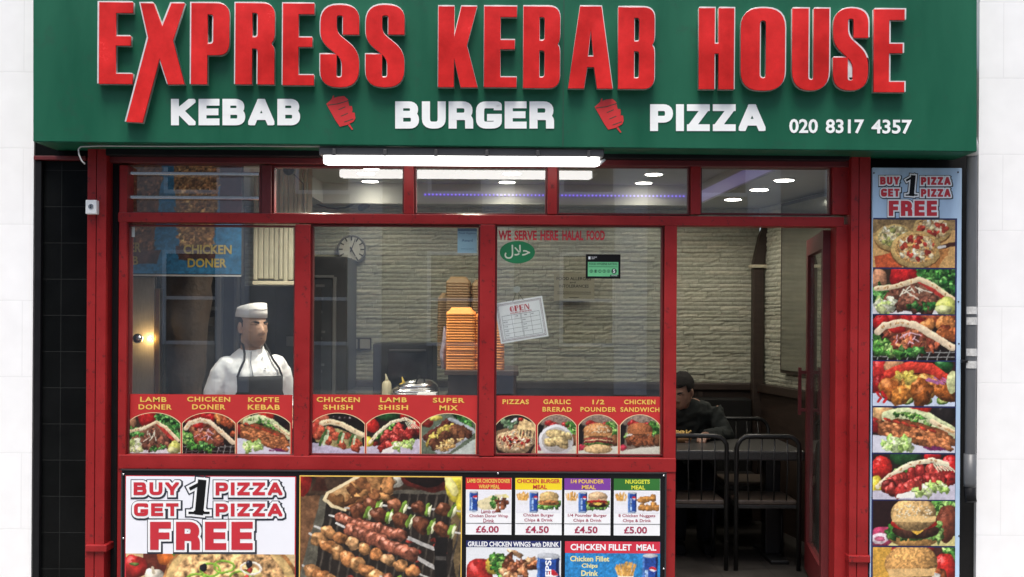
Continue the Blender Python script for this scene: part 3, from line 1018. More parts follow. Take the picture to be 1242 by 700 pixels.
def pic_grill(w, h, seed=15):
    cv = Cv(w, h, (38, 32, 28), seed, 2, .066, 1.277)
    cv.poly([(0, .2), (.13, .22), (.13, .4), (0, 1.1)], (120, 82, 54), .3)
    cv.poly([(0, 0), (1, 0), (1, .2), (0, .25)], (64, 46, 34), .4)
    cv.poly([(.92, .2), (1, .2), (1, 1.3), (.99, 1.3)], (110, 90, 60), .3)
    cv.poly([(.13, .24), (.17, .24), (.06, 1.3), (0, 1.3), (0, 1.0)], (96, 92, 78), .2)
    for i in range(16):                                     # bars of the grill
        x = .12 + i * .058
        cv.stroke([(x + .1, .2), (x - .04, 1.3)], .012, (70, 62, 54), .4)
    for i in range(40):
        cv.blob(.3 + cv.rg.rand() * .6, .5 + cv.rg.rand() * .75, .02, .014, (150, 50, 40), sh=.4, tex=.6)
    cv.poly([(.16, .19), (.92, .19), (.92, .225), (.16, .225)], (90, 84, 72), .3)
    cv.blob(.01, .08, .06, .12, (190, 36, 30), spec=.4)     # tomatoes, pepper mill
    cv.poly([(.09, 0), (.17, 0), (.15, .1), (.18, .2), (.07, .2), (.1, .1)], (66, 34, 24), .3)
    cv.blob(.12, .05, .04, .025, (150, 90, 60)); cv.blob(.35, .02, .06, .04, (200, 36, 30), spec=.4)
    cv.blob(.58, .09, .06, .055, (226, 220, 200), tex=.15); cv.blob(.58, .11, .02, .02, (180, 160, 130))
    cv.blob(.79, .03, .17, .12, (120, 40, 30)); cv.blob(.79, .02, .15, .09, (40, 24, 22))
    for i in range(16): cv.blob(.67 + (i % 8) * .033, .01 + (i // 8) * .06, .023, .021, (38, 18, 20), spec=.5)
    cv.blob(.97, .15, .06, .11, (226, 206, 60), sh=.35); cv.blob(.94, .14, .03, .07, (244, 232, 140), -.5, sh=.3); cv.blob(1.0, .33, .03, .09, (214, 196, 50))
    # the bread wrap at the back
    cv.poly([(.15, .26), (.2, .18), (.4, .03), (.56, .06), (.58, .22), (.42, .4), (.22, .36)], (196, 150, 96), .35)
    cv.scatter([(.2, .24), (.4, .08), (.55, .1), (.55, .24), (.4, .34), (.24, .33)], 26, .06, [(150, 100, 56), (176, 122, 70), (120, 74, 42)], .4, .6, .35, asp=(.4, .7))
    cv.stroke([(.4, .02), (.3, .12), (.17, .22), (.15, .28), (.2, .34), (.28, .38)], .018, (236, 214, 166), .1)
    # skewers
    def skewer(a, b, cols, n, r, veg=False):
        cv.stroke([a, b], .012, (196, 192, 184), .2)
        P0, P1 = np.array(a), np.array(b)
        for i in range(n):
            t = .12 + .72 * i / max(1, n - 1)
            p = P0 + (P1 - P0) * t
            cv.blob(p[0], p[1], r * 1.05, r * .85, np.array(cols[i % len(cols)]) * cv.rg.uniform(.85, 1.1), .5, .18, .6, .35, ts=40, spec=.3)
            if veg and i < n:
                cv.blob(p[0] + r * 1.05, p[1] + .01, r * .34, r * .85, (130, 170, 60), .35, .3, .5, .3)
                cv.blob(p[0] + r * 1.3, p[1] + .02, r * .2, r * .7, (226, 226, 180), .35, .3, .4, .2)
    skewer((.36, .32), (1.0, .38), [(126, 72, 46), (146, 88, 58), (108, 60, 40)], 4, .05, True)
    skewer((.28, .36), (1.0, .59), [(136, 76, 48), (116, 64, 42)], 5, .055, True)
    def kofta(a, b, h0, h1, r):
        cv.stroke([a, h0], .014, (200, 196, 188), .2); cv.stroke([h1, b], .024, (176, 172, 166), .15)
        P0, P1 = np.array(h0), np.array(h1)
        for i in range(15):
            p = P0 + (P1 - P0) * i / 14
            cv.blob(p[0], p[1], r * 1.15, r, np.array((158, 88, 64)) * cv.rg.uniform(.85, 1.12), .4, .15, .6, .35, ts=45, spec=.35)
    kofta((.18, .43), (.85, .74), (.25, .455), (.63, .61), .034)
    kofta((.22, .5), (.85, .92), (.32, .56), (.7, .79), .042)
    skewer((.09, .53), (.82, 1.02), [(206, 142, 84), (190, 120, 66), (216, 160, 104)], 8, .044)
    skewer((.06, .6), (.56, 1.08), [(210, 148, 88), (196, 126, 70)], 7, .052)
    skewer((.02, .9), (.5, 1.3), [(206, 142, 84), (190, 120, 66)], 7, .05)
    skewer((.5, 1.0), (.95, 1.3), [(136, 76, 48), (116, 64, 42)], 5, .05, True)
    cv.poly([(.84, .62), (.92, .62), (.92, 1.1), (.84, 1.1)], (22, 20, 20), .1)
    cv.poly([(.845, .8), (.915, .8), (.915, .84), (.845, .84)], (70, 66, 62), .1)
    return cv

def pic_pizza_offer(w, h, seed=16):
    cv = Cv(w, h, (222, 192, 140), seed)
    for i in range(7): cv.poly([(0, i * .15), (1, i * .15 - .02), (1, i * .15), (0, i * .15 + .02)], (206, 172, 118), .2)
    cv.poly([(.1, 0), (.5, 0), (.4, .16), (.22, .4), (.1, .4)], (96, 40, 30), .2)
    cv.blob(.05, .26, .075, .075, (190, 40, 36), spec=.5); cv.blob(.05, .2, .03, .01, (90, 110, 50))
    cv.blob(.27, .02, .09, .075, (222, 110, 40), spec=.3); cv.stroke([(.27, -.05), (.3, .1)], .02, (96, 150, 60))
    cv.blob(.17, .44, .055, .055, (226, 216, 196)); cv.stroke([(.17, .36), (.16, .26)], .016, (206, 190, 160)); cv.blob(.06, .56, .04, .03, (222, 210, 190))
    cv.blob(.62, .66, .41, .34, (196, 130, 70), wob=.01, sh=.3); cv.blob(.62, .67, .39, .32, (230, 190, 120), wob=.02, sh=.3)
    cv.blob(.62, .7, .35, .29, (232, 178, 116), wob=.03, sh=.2, tex=.5, ts=40)
    reg = [(.34, .5), (.5, .3), (.75, .3), (.9, .5), (.95, .99), (.3, .99)]
    cv.scatter(reg, 60, .026, [(236, 214, 150), (226, 190, 110), (190, 60, 50), (216, 140, 90)], .4, .35)
    def ring(x, y, r, c):
        cv.stroke([(x + r * math.cos(t), y + r * .6 * cv.asp * math.sin(t)) for t in np.linspace(0, 6.3, 12)], .013, c, .15, .2)
    for x, y, r in ((.5, .3, .06), (.58, .24, .06), (.42, .5, .06), (.68, .45, .06), (.86, .55, .05)): ring(x, y, r, (140, 190, 60))
    for x, y, r in ((.74, .28, .06), (.55, .6, .06)): ring(x, y, r, (240, 226, 206))
    for x, y in ((.46, .26), (.73, .2), (.63, .7), (.86, .8)): cv.blob(x, y, .02, .025, (30, 30, 40), spec=.6)
    return cv

def can(cv, cx, y0, y1, wd, words=False):
    """a blue soft-drink can with a round red, white and blue emblem"""
    a = cv.asp
    cv.poly([(cx - wd / 2, y0 + .02), (cx + wd / 2, y0 + .02), (cx + wd / 2, y1 - .02), (cx - wd / 2, y1 - .02)], (30, 72, 160), .06)
    cv.poly([(cx - wd / 2, y0 + .02), (cx - wd * .36, y0 + .02), (cx - wd * .36, y1), (cx - wd / 2, y1)], (80, 130, 206), .06)
    cv.poly([(cx + wd * .36, y0 + .02), (cx + wd / 2, y0 + .02), (cx + wd / 2, y1 - .02), (cx + wd * .36, y1)], (14, 34, 90), .06)
    cv.blob(cx, y0 + .02, wd / 2, wd * .14, (196, 200, 206), wob=0, sh=.2, tex=.05)
    cv.blob(cx, y1 - .02, wd * .46, wd * .1, (150, 170, 200), wob=0, sh=.2, tex=.05)
    ex, ey, r = cx + wd * .18, y0 + (y1 - y0) * .3, wd * .26
    cv.blob(ex, ey, r, r, (236, 236, 240), wob=0, sh=.05, tex=0)
    t = np.linspace(math.pi, 2 * math.pi, 12)
    cv.poly([(ex + r * math.cos(q), ey + r * a * math.sin(q)) for q in t] + [(ex + r * .5, ey - r * .02 * a), (ex - r * .4, ey - r * .3 * a)], (206, 32, 44), 0)
    cv.poly([(ex + r * math.cos(q), ey + r * a * math.sin(q)) for q in np.linspace(0, math.pi, 12)] + [(ex - r * .5, ey + r * .2 * a), (ex + r * .4, ey + r * .5 * a)], (26, 60, 160), 0)
    if not words:
        cv.poly([(cx - wd * .34, y0 + .3 * (y1 - y0)), (cx - wd * .14, y0 + .3 * (y1 - y0)), (cx - wd * .1, y1 - .1), (cx - wd * .3, y1 - .1)], (150, 180, 226), .8, 60)

def fries(cv, cx, cy, s):
    cv.poly([(cx - s * .42, cy), (cx + s * .42, cy), (cx + s * .34, cy + s * .7 * cv.asp), (cx - s * .34, cy + s * .7 * cv.asp)], (236, 236, 238), .03)
    for i in range(26):
        x = cx + cv.rg.uniform(-.5, .5) * s; t = cv.rg.uniform(-.3, .3)
        cv.stroke([(x, cy - cv.rg.uniform(.1, .42) * s * cv.asp * (1 - abs(x - cx) / s)), (cx + (x - cx) * .7, cy + .3 * s * cv.asp)], s * .07, np.array((232, 170, 80)) * cv.rg.uniform(.85, 1.1), .2)

def pic_meal(kind, w, h, seed=20):
    cv = Cv(w, h, (240, 240, 246), seed)
    if kind == 'wrap':
        can(cv, .16, .05, .95, .19)
        cv.poly([(.24, .5), (.6, .18), (.8, .18), (.7, .85), (.4, .9), (.26, .74)], (232, 218, 170), .15)
        cv.lettuce([(.5, .4), (.7, .22), (.72, .5), (.6, .85)], 20, .04)
        cv.scatter([(.62, .5), (.9, .3), (.95, .6), (.7, .95)], 22, .05, [(120, 62, 40), (96, 48, 32), (150, 86, 56)], .3, .6)
        cv.poly([(.76, .2), (.9, .14), (.97, .3), (.84, .3)], (238, 226, 150), .1)
    elif kind == 'nuggets':
        can(cv, .4, .05, .98, .19); fries(cv, .15, .25, .27)
        for x, y in ((.6, .4), (.72, .35), (.62, .72), (.86, .3), (.75, .75), (.88, .65), (.95, .75)):
            cv.blob(x, y, .09, .075, (190, 128, 60), cv.rg.rand() * 3, .2, .55, .3)
    else:
        can(cv, .4, .05, .98, .19); fries(cv, .15, .25, .27)
        b = (226, 184, 116)
        if kind == 'chicken':
            burger(cv, .73, .38, .46, (230, 190, 120), [(.18, .13, (190, 120, 66), .4)], 0, True, False)
            cv.blob(.73, .5, .22, .05, (190, 120, 66), tex=.5)
        else:
            burger(cv, .73, .38, .46, (226, 186, 140), [(.26, .12, (70, 40, 30), .4), (.2, .1, (236, 190, 60), .1), (.12, .08, (196, 40, 36), .2)], 0, True, False)
            cv.blob(.73, .62, .23, .045, (70, 40, 32), tex=.4); cv.poly([(.58, .5), (.86, .5), (.74, .68)], (240, 200, 80), .05); cv.blob(.73, .46, .23, .035, (200, 40, 36))
    return cv

def pic_wings(w, h, seed=24):
    cv = Cv(w, h, (232, 236, 240), seed)
    cv.blob(.14, .5, .15, .2, (190, 40, 36), spec=.3); cv.blob(.12, .74, .12, .12, (206, 60, 50), spec=.3)
    cv.blob(.3, .3, .1, .1, (206, 180, 60), spec=.2); cv.blob(.27, .68, .1, .09, (214, 190, 70), spec=.2)
    cv.lettuce([(.26, .1), (.44, .2), (.4, .6), (.3, .5)], 26, .05)
    cv.lettuce([(.3, .6), (.7, .8), (.74, 1), (.3, 1)], 50, .06, True)
    cv.scatter([(.4, .12), (.66, .06), (.74, .4), (.7, .86), (.48, .86), (.42, .5)], 40, .07, [(170, 100, 60), (206, 140, 92), (120, 62, 38), (222, 166, 116)], .3, .65, .45, spec=.25, asp=(.35, .7))
    can(cv, .87, .12, 1.3, .24, True)
    return cv

def pic_fillet(w, h, seed=25):
    cv = Cv(w, h, (36, 136, 206), seed)
    can(cv, .9, .02, 1.0, .16); fries(cv, .64, .3, .22)
    burger(cv, .62, .8, .5, (236, 190, 110), [(.2, .1, (190, 120, 66), .4)], 0, False, True)
    return cv

def pic_doner_board(w, h, seed=30):
    """menu board: two brown doner cones on blue"""
    cv = Cv(w, h, (34, 106, 150), seed)
    def cone(cx, tw, bw, y0, y1, cols, n):
        reg = [(cx - tw, y0), (cx + tw, y0), (cx + bw, y1), (cx - bw, y1)]
        cv.poly(reg, cols[0], .4, 14)
        cv.scatter(reg, n * 3, .018, cols, .4, .35, .5, ts=60, asp=(.35, .8), sorty=False)
        cv.poly([(cx - bw * 1.35, y1 - .06), (cx + bw * 1.35, y1 - .06), (cx + bw * 1.15, y1 + .06), (cx - bw * 1.15, y1 + .06)], (76, 46, 40), .4)
    cv.poly([(.86, 0), (1.0, 0), (1.0, .55), (.84, .55)], (60, 24, 26), .2)
    cv.dim = .95
    cone(.2, .25, .18, -.02, .86, [(112, 72, 46), (128, 84, 54), (104, 66, 42)], 160)
    cone(.685, .175, .11, -.02, .82, [(150, 108, 62), (196, 150, 92), (120, 80, 46), (170, 120, 72)], 260)
    return cv

# ------------------------------------------------------------------ materials used
M = {}
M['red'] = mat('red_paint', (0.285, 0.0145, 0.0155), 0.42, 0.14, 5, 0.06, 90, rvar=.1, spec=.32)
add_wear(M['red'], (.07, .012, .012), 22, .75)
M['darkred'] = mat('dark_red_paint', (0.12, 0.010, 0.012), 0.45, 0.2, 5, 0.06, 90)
M['green'] = mat('green_sign_panel', (0.0085, 0.100, 0.053), 0.42, 0.16, 1.6, 0.0, rvar=.1, spec=.28, stretch=(2.2, 1, .6))
add_wear(M['green'], (.02, .07, .045), 9, .35)
M['acrylic'] = mat('red_acrylic', (0.60, 0.021, 0.019), 0.2, 0.34, 3.4, rvar=.1, spec=.4)
M['silver'] = mat('silver_trim', (0.72, 0.72, 0.70), 0.35, 0.12, 20, metal=0.3)
M['white'] = mat('white_vinyl', (0.88, 0.90, 0.88), 0.4, 0.04, 12)
M['blacktile'] = tile_mat('black_tile', (0.004, 0.0045, 0.0045), (0.006, 0.0065, 0.0065), (0.02, 0.021, 0.02), 0.34, 0.2, 0.25, 'XZ', .4, 0.004, 0.0, (.75, 1.2), .1)
M['black'] = mat('black_paint', (0.008, 0.008, 0.009), 0.5, 0.25, 8, spec=.2)
M['soft_black'] = mat('soft_black', (0.012, 0.0115, 0.011), 0.6, 0.3, 8, spec=.2)
M['render'] = mat('white_masonry_paint', (0.92, 0.92, 0.91), 0.9, 0.03, 2.2, 0.12, 70)
M['render'] = tile_mat('white_masonry', (0.92, 0.92, 0.91), (0.9, 0.9, 0.89), (0.84, 0.84, 0.83), 0.9, 0.42, 0.95, 'XZ', .3, .006, .5, (.96, 1.02))
M['grey_pvc'] = mat('grey_pvc', (0.10, 0.105, 0.11), 0.4, 0.25, 6, stretch=(1, 1, .3))
M['steel'] = mat('brushed_steel', (0.50, 0.47, 0.40), 0.36, 0.15, 30, 0.05, 200, metal=.35, stretch=(8, 8, 0.6))
M['steel2'] = mat('polished_steel', (0.7, 0.7, 0.7), 0.2, 0.1, 20, metal=1.0)
M['print'] = attr_mat('print_ink', 0.38)
M['paper'] = mat('white_paper', (0.86, 0.87, 0.88), 0.7, 0.03, 10)
M['ink_black'] = mat('black_ink', (0.008, 0.008, 0.009), 0.5, 0.05, spec=.15)
M['ink_red'] = mat('red_ink', (0.55, 0.025, 0.04), 0.45, 0.05)
M['ink_yellow'] = mat('yellow_ink', (0.80, 0.52, 0.10), 0.45, 0.05)
M['pane'] = glass_mat('window_glass')
M['cream'] = mat('cream_plastic', (0.55, 0.5, 0.36), 0.6, 0.2, 5)
M['plaster'] = mat('white_ceiling_plaster', (0.55, 0.54, 0.49), 0.9, 0.05, 3)
M['darkwood'] = mat('dark_stained_wood', (0.035, 0.022, 0.016), 0.5, 0.3, 6, 0.1, 60, stretch=(1, 1, 8))
M['stone'] = attr_mat('split_face_stone', 0.95, 0.3, 0.2, 34, 0.1)
M['floortile'] = tile_mat('floor_tiles', (0.05, 0.045, 0.04), (0.042, 0.038, 0.034), (0.018, 0.016, 0.015), 0.33, 0.33, 0.4, 'XY', .3, .006, 0.0)
M['asphalt'] = mat('asphalt', (0.05, 0.05, 0.052), 0.9, 0.2, 4, 0.4, 120)
M['slab'] = tile_mat('paving_slabs', (0.24, 0.235, 0.22), (0.2, 0.195, 0.185), (0.1, 0.1, 0.095), 0.6, 0.45, 0.85, 'XY', .4, .01)
M['orange'] = mat('orange_foam', (0.95, 0.35, 0.075), 0.65, 0.06, 12)
M['tan'] = mat('tan_foam', (0.17, 0.105, 0.045), 0.65, 0.08, 12)
M['counter'] = mat('brown_laminate', (0.07, 0.045, 0.032), 0.45, 0.25, 5, stretch=(1, 1, 6))
M['chair'] = mat('black_metal', (0.014, 0.014, 0.014), 0.35, 0.2)
M['seat'] = mat('brown_seat_wood', (0.075, 0.056, 0.043), 0.4, 0.3, 5, stretch=(6, 1, 1))
M['tabletop'] = mat('speckled_grey_laminate', (0.05, 0.048, 0.046), 0.35, 0.5, 140)

# ------------------------------------------------------------------ ground
GL = 0.03            # depth of the window glass
b = MB(); b.box(-60, 60, -200, -3.3, -0.5, -0.13)
o = b.build('road', M['asphalt']); setp(o, kind='structure')
b = MB(); b.box(-60, 60, -3.2, 0.0, -0.5, 0.0)
o = b.build('pavement', M['slab']); setp(o, kind='structure')
b = MB(); b.box(-60, 60, -3.32, -3.19, -0.5, 0.004, 0.015)
o = b.build('kerb', mat('kerb_stone', (0.3, 0.29, 0.27), 0.85, 0.2, 5, .3)); setp(o, kind='structure')
b = MB(); b.box(-2.6, 2.75, 0.09, 3.1, -0.3, 0.003)
o = b.build('shop_floor', M['floortile']); setp(o, kind='structure')

# ------------------------------------------------------------------ white walls added to fill the side margins, and the black tiled wall
x_left = W(40, 350, 0).x
x_right = W(1186, 350, 0).x
b = MB(); b.box(-7.5, x_left, 0.0, 0.25, 0.0, 6.0)
o = b.build('added_white_wall', M['render'], kind=None); setp(o, 'plain white wall added on the left of the shopfront, beside the black tiles', 'wall')
b = MB(); b.box(x_right, 7.5, 0.0, 0.25, 0.0, 6.0)
o = b.build('added_white_wall', M['render']); setp(o, 'plain white wall added on the right of the shopfront, behind the grey drainpipe', 'wall')

b = MB(); b.box(x_left + .002, W(104.5, 400).x, 0.012, 0.25, 0, 3.0)
t = thing('tiled_wall', 'glossy black tiled strip of wall left of the red pilaster', 'wall', (x_left + .15, 0.05, 0))
b.build('tiles', M['blacktile'], t)
b = MB(); b.pbox(40.5, 189, 104, 194, -0.03, 0.01, .003); b.build('batten', M['darkred'], t)
b = MB(); b.pbox(40.5, 195, 48.5, 740, -0.02, 0.01, .003); b.build('edge_strip', M['black'], t)

# black recess to the right, behind pipe and banner
b = MB(); b.box(W(1054, 400).x, x_right - .001, 0.03, 0.25, 0, 3.0)
o = b.build('recess_wall', M['soft_black']); setp(o, 'dark recessed strip of wall behind the tall food banner and drainpipe', 'wall')

# ------------------------------------------------------------------ the fascia sign
sign = thing('fascia_sign', 'green fascia sign above the shopfront with big red raised letters', 'shop sign', (0, -0.15, 2.55))
b = MB()
FD = -0.30
pts = [(40, 172), (1185, 184.2), (1185, -70), (40, -70)]
b.prism(pts, FD, 0.0)
bmesh.ops.bevel(b.bm, geom=[e for e in b.bm.edges], offset=.004, segments=2, affect='EDGES')
b.build('sign_panel', M['green'], sign)
b = MB()                                              # thin joints between the sign sheets
for x in (683.5,):
    b.pbox(x - .6, -40, x + .6, 178, FD - .0015, FD + .01)
b.build('joint', mat('joint_line', (0.012, 0.06, 0.036), .5), sign)

def glyph(ch, w, h):
    """outline loops of a heavy condensed letter, px, y down, origin top left"""
    k = 9.0
    def L(*p): return [(x * w, (1 - y) * h, *( [r] if r else [])) for x, y, r in [(q + (0,))[:3] for q in p]]
    if ch == 'E': return [L((0, 0), (1, 0), (1, .125), (.5, .125), (.5, .47), (.94, .47), (.94, .585), (.5, .585), (.5, .87), (1, .87), (1, 1), (0, 1))]
    if ch == 'H': return [L((0, 0), (.45, 0), (.45, .44), (.56, .44), (.56, 0), (1, 0), (1, 1), (.56, 1), (.56, .56), (.45, .56), (.45, 1), (0, 1))]
    if ch == 'P': return [L((0, 0), (.43, 0), (.43, .36), (1, .36, 15), (1, 1, 15), (0, 1)), L((.43, .50), (.58, .50, 4), (.58, .86, 4), (.43, .86))]
    if ch == 'R': return [L((0, 0), (.43, 0), (.43, .44), (.57, .44, 4), (.57, 0), (1, 0), (1, .46, 7), (.9, .5, 4), (1, .56, 7), (1, 1, 15), (0, 1)), L((.43, .58), (.57, .58, 4), (.57, .88, 4), (.43, .88))]
    if ch == 'B': return [L((0, 0), (1, 0, 14), (1, .5, 10), (.92, .535, 3), (1, .58, 10), (1, 1, 14), (0, 1)), L((.44, .13), (.58, .13, 4), (.58, .46, 4), (.44, .46)), L((.44, .58), (.58, .58, 4), (.58, .87, 4), (.44, .87))]
    if ch == 'A': return [L((0, 0), (.36, 0), (.43, .26), (.58, .26), (.65, 0), (1, 0), (.74, 1), (.26, 1)), L((.44, .39), (.57, .39), (.505, .72))]
    if ch == 'K': return [L((0, 0), (.4, 0), (.4, .36), (.57, 0), (1, 0), (.72, .52), (.97, 1), (.58, 1), (.4, .62), (.4, 1), (0, 1))]
    if ch == 'S': return [L((1, .64), (1, 1, 22), (0, 1, 22), (0, .56, 12), (.56, .34, 8), (.56, .12, 3), (.42, .12, 3), (.42, .40), (0, .40), (0, 0, 22), (1, 0, 22), (1, .44, 14), (.42, .66, 8), (.42, .87, 3), (.58, .87, 3), (.58, .64))]
    if ch == 'O': return [L((0, 0, 24), (1, 0, 24), (1, 1, 24), (0, 1, 24)), L((.43, .15, 5), (.57, .15, 5), (.57, .85, 5), (.43, .85, 5))]
    if ch == 'U': return [L((0, 1), (0, 0, 24), (1, 0, 24), (1, 1), (.58, 1), (.58, .13, 4), (.44, .13, 4), (.44, 1))]
    if ch == 'X': return [[(16.5, 0), (32.5, 0), (43, 28), (54, 0), (70, 0), (56, 45), (70.5, 98), (50.5, 98.5), (40, 67), (20, 145), (0, 144), (26, 42)]]

def solid(loops, d, x0, y0, depth, grow, bev):
    """extruded letter: 2D curve filled, extruded, turned to face the street"""
    cu = bpy.data.curves.new('g', 'CURVE')
    cu.dimensions = '2D'
    cu.fill_mode = 'BOTH'
    k = (DIST + d) / DIST / PXM
    for lp in loops:
        p = rnd(lp, 6)
        sp = cu.splines.new('POLY')
        sp.points.add(len(p) - 1)
        for i, q in enumerate(p): sp.points[i].co = (q[0] * k, -q[1] * k, 0, 1)
        sp.use_cyclic_u = True
    cu.extrude = depth / 2
    cu.bevel_depth = bev
    cu.bevel_resolution = 1
    cu.offset = grow - bev
    me = curve_to_mesh(cu)
    bpy.data.curves.remove(cu)
    o = W(x0, y0, d)
    me.transform(Matrix(((1, 0, 0, o.x), (0, 0, -1, o.y), (0, 1, 0, o.z), (0, 0, 0, 1))))
    return me

big = [('E', 120.7, 3, 161.8, 102), ('X', 154.3, 4, 224.7, 149), ('P', 232.4, 4, 278.5, 102.5), ('R', 286, 4, 333.5, 102.5), ('E', 343.5, 4.5, 381.5, 103.5),
       ('S', 389, 6, 436, 106), ('S', 444, 6, 491, 106), ('K', 532, 8, 580, 106), ('E', 587.5, 8, 627, 106), ('B', 635, 8, 679.5, 107), ('A', 689.5, 8, 743.5, 107.5),
       ('B', 750, 9, 794, 108), ('H', 847.7, 10, 890.4, 108.5), ('O', 898.6, 10, 952.3, 110), ('U', 961, 10.5, 1005.7, 110), ('S', 1010.7, 10, 1053, 110), ('E', 1059.8, 11.5, 1097, 112)]
for ch, x0, y0, x1, y1 in big:
    loops = glyph(ch, x1 - x0, y1 - y0)
    me = solid(loops, FD - .022, x0, y0, .044, .0014, .0008)
    me.materials.append(M['silver'])
    lt = link(me, 'raised_letter', sign)
    me = solid(loops, FD - .047, x0, y0, .007, .0004, .002)
    me.materials.append(M['acrylic'])
    link(me, 'letter_face', lt)

fl = Flat(FD - .003)
stroke_word(fl, 'KEBAB', 207.4, 120, 364, 152, 9.6, .13, ty=8.2)
fl.build('word_lettering', M['white'], sign)
fl = Flat(FD - .003)
stroke_word(fl, 'BURGER', 479.3, 123, 672, 156, 9.8, .12, ty=8.4)
fl.build('word_lettering', M['white'], sign)
fl = Flat(FD - .003)
stroke_word(fl, 'PIZZA', 788.5, 126.5, 928.5, 159, 9.6, .13, ty=8.2)
fl.build('word_lettering', M['white'], sign)
for wtxt, xa, xb in (('020', 957.3, 992), ('8317', 1001.5, 1048), ('4357', 1057, 1106)):
    fl = Flat(FD - .003)
    fl.text(wtxt, xa, 144.3 + (xa - 957) * .008, xb, 161.6 + (xa - 957) * .008, .026)
    fl.build('phone_digits', M['white'], sign)

def kebab_icon(x0, y0):
    """tilted doner cone on a spit"""
    fl = Flat(FD - .003)
    S_ = 1.0
    def P(*pts): return [(x0 + x * S_, y0 + y * S_) for x, y in pts]
    fl.add(P((-.3, 9.1), (7.2, 2.6), (14, .3), (21.3, -.5), (26.1, 3.6), (26.8, 8.1), (27.6, 11.6), (30.9, 11.8), (31.6, 16), (31, 19.4), (34.2, 19.8), (35, 26.4), (33, 30.3), (25.4, 34.5), (16.2, 36.8), (11.2, 29.5)))
    fl.add(P((6.4, 3.2), (7.8, -.8), (9.2, -.9), (9, 2.4)), 2e-5)
    fl.add(P((26, 34.6), (28.2, 33.6), (32.2, 40), (30.8, 40.6)), 2e-5)
    o = fl.build('doner_emblem', mat('red_vinyl', (0.6, 0.03, 0.03), .4, .1), sign)
    fl = Flat(FD - .0035)
    for a, b_ in (((2, 10.5), (14, 9)), ((14, 9), (26, 5.2)), ((15, 16), (22.5, 12.8)), ((18, 23.8), (25.5, 20.6)), ((22, 31), (32, 27.5))):
        pa, pb = P(a, b_)
        ribbon(fl, [pa, pb], 1.0, (0, 0, 1300, 700), 0)
    fl.build('emblem_line', mat('dark_green_vinyl', (0.02, 0.05, 0.03), .5), o)
kebab_icon(396, 117)
kebab_icon(721.5, 120.5)

# loose white cable under the sign
b = MB()
pts = [W(x, y, -.26) for x, y in ((560, 178.5), (430, 178), (300, 177), (200, 177.5), (120, 177), (98, 178), (95, 181), (96, 188), (99, 195), (103, 199))]
b.tube(pts, .004, 6)
o = b.build('cable', mat('white_cable', (.5, .5, .48), .6)); setp(o, 'thin white cable drooping below the left end of the green sign', 'cable')

# ------------------------------------------------------------------ the shopfront joinery
front = thing('shopfront', 'red painted timber shopfront with large windows and a recessed doorway', 'shopfront', (-0.3, 0.02, 0))
FR, FB = -0.02, 0.09
def part(name, rects, material, d0=FR, d1=FB, bev=.004, parent=None):
    b = MB()
    for r in rects: b.pbox(*r, d0, d1, bev)
    return b.build(name, material, parent or front)

part('soffit_beam', [(128, 172, 1031, 191)], M['black'], -0.10, .12)
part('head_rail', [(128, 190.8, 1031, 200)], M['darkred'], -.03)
for (a, c) in ((143, 152.5), (805, 820)): part('post', [(a, 200.2, c, 737) if a < 200 else (a, 272.2, c, 737)], M['red'])
part('post', [(1013, 272.2, 1030.5, 737)], M['red'])
part('post', [(1010, 200.2, 1030.5, 260.3)], M['red'], FR + .002)
for (a, c) in ((357, 375.5), (581.5, 600)): part('mullion', [(a, 272.2, c, 553.5)], M['red'], FR - .002)
part('transom_rail', [(143, 260.4, 1024, 272)], M['red'], FR - .004)
part('sill_rail', [(143, 553.8, 820, 571)], M['red'], FR - .006)
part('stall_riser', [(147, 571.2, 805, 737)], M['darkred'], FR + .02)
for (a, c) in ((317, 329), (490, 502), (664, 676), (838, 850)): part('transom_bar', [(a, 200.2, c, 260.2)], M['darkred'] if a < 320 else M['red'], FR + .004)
# lintel closing the gap above the door to the ceiling
for side, (xa, xm, xb, yb) in {'left': (104.5, 115.5, 127.5, 661), 'right': (1031, 1040.5, 1054.5, 674)}.items():
    top = 180
    pil = part('pilaster', [(xa, top, xm - .4, 737), (xm + .4, top, xb, 737)], M['red'], -.075, .12, .003)
    part('plinth_block', [(xa - 1.5, yb, xb + 1.5, yb + 9)], M['red'], -.09, .1, .006, pil)
    part('seam', [(xm - .5, top + 2, xm + .5, 737)], M['darkred'], -.066, .05, 0, pil)
part('shutter_guide', [(127.8, 180, 142.8, 737)], M['black'], 0.02, .1)
part('shutter_guide', [(1024.5, 272.4, 1031, 737)], M['black'], 0.03, .1)

# glazing: display windows with beads and panes, transom windows
def window(x0, y0, x1, y1, name, beads=True):
    b = MB()
    t_ = 2.2
    for r in ((x0, y0, x1, y0 + t_), (x0, y1 - t_, x1, y1), (x0, y0 + t_, x0 + t_, y1 - t_), (x1 - t_, y0 + t_, x1, y1 - t_)):
        b.pbox(*r, GL - .022, GL + .03, .002, at=FR)
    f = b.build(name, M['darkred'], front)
    fl = Flat(GL)
    fl.rect(x0 - 3, y0 - 3, x1 + 3, y1 + 3)
    fl.build('pane', M['pane'], f)
    return f
window(152.6, 272.2, 356.8, 553.6, 'display_window')
window(375.6, 272.2, 581.3, 553.6, 'display_window')
window(600.1, 272.2, 804.8, 553.6, 'display_window')
for (a, c) in ((329.2, 489.8), (502.2, 663.8), (676.2, 837.8), (850.2, 1009.8)):
    window(a, 200.3, c, 260.2, 'transom_window')
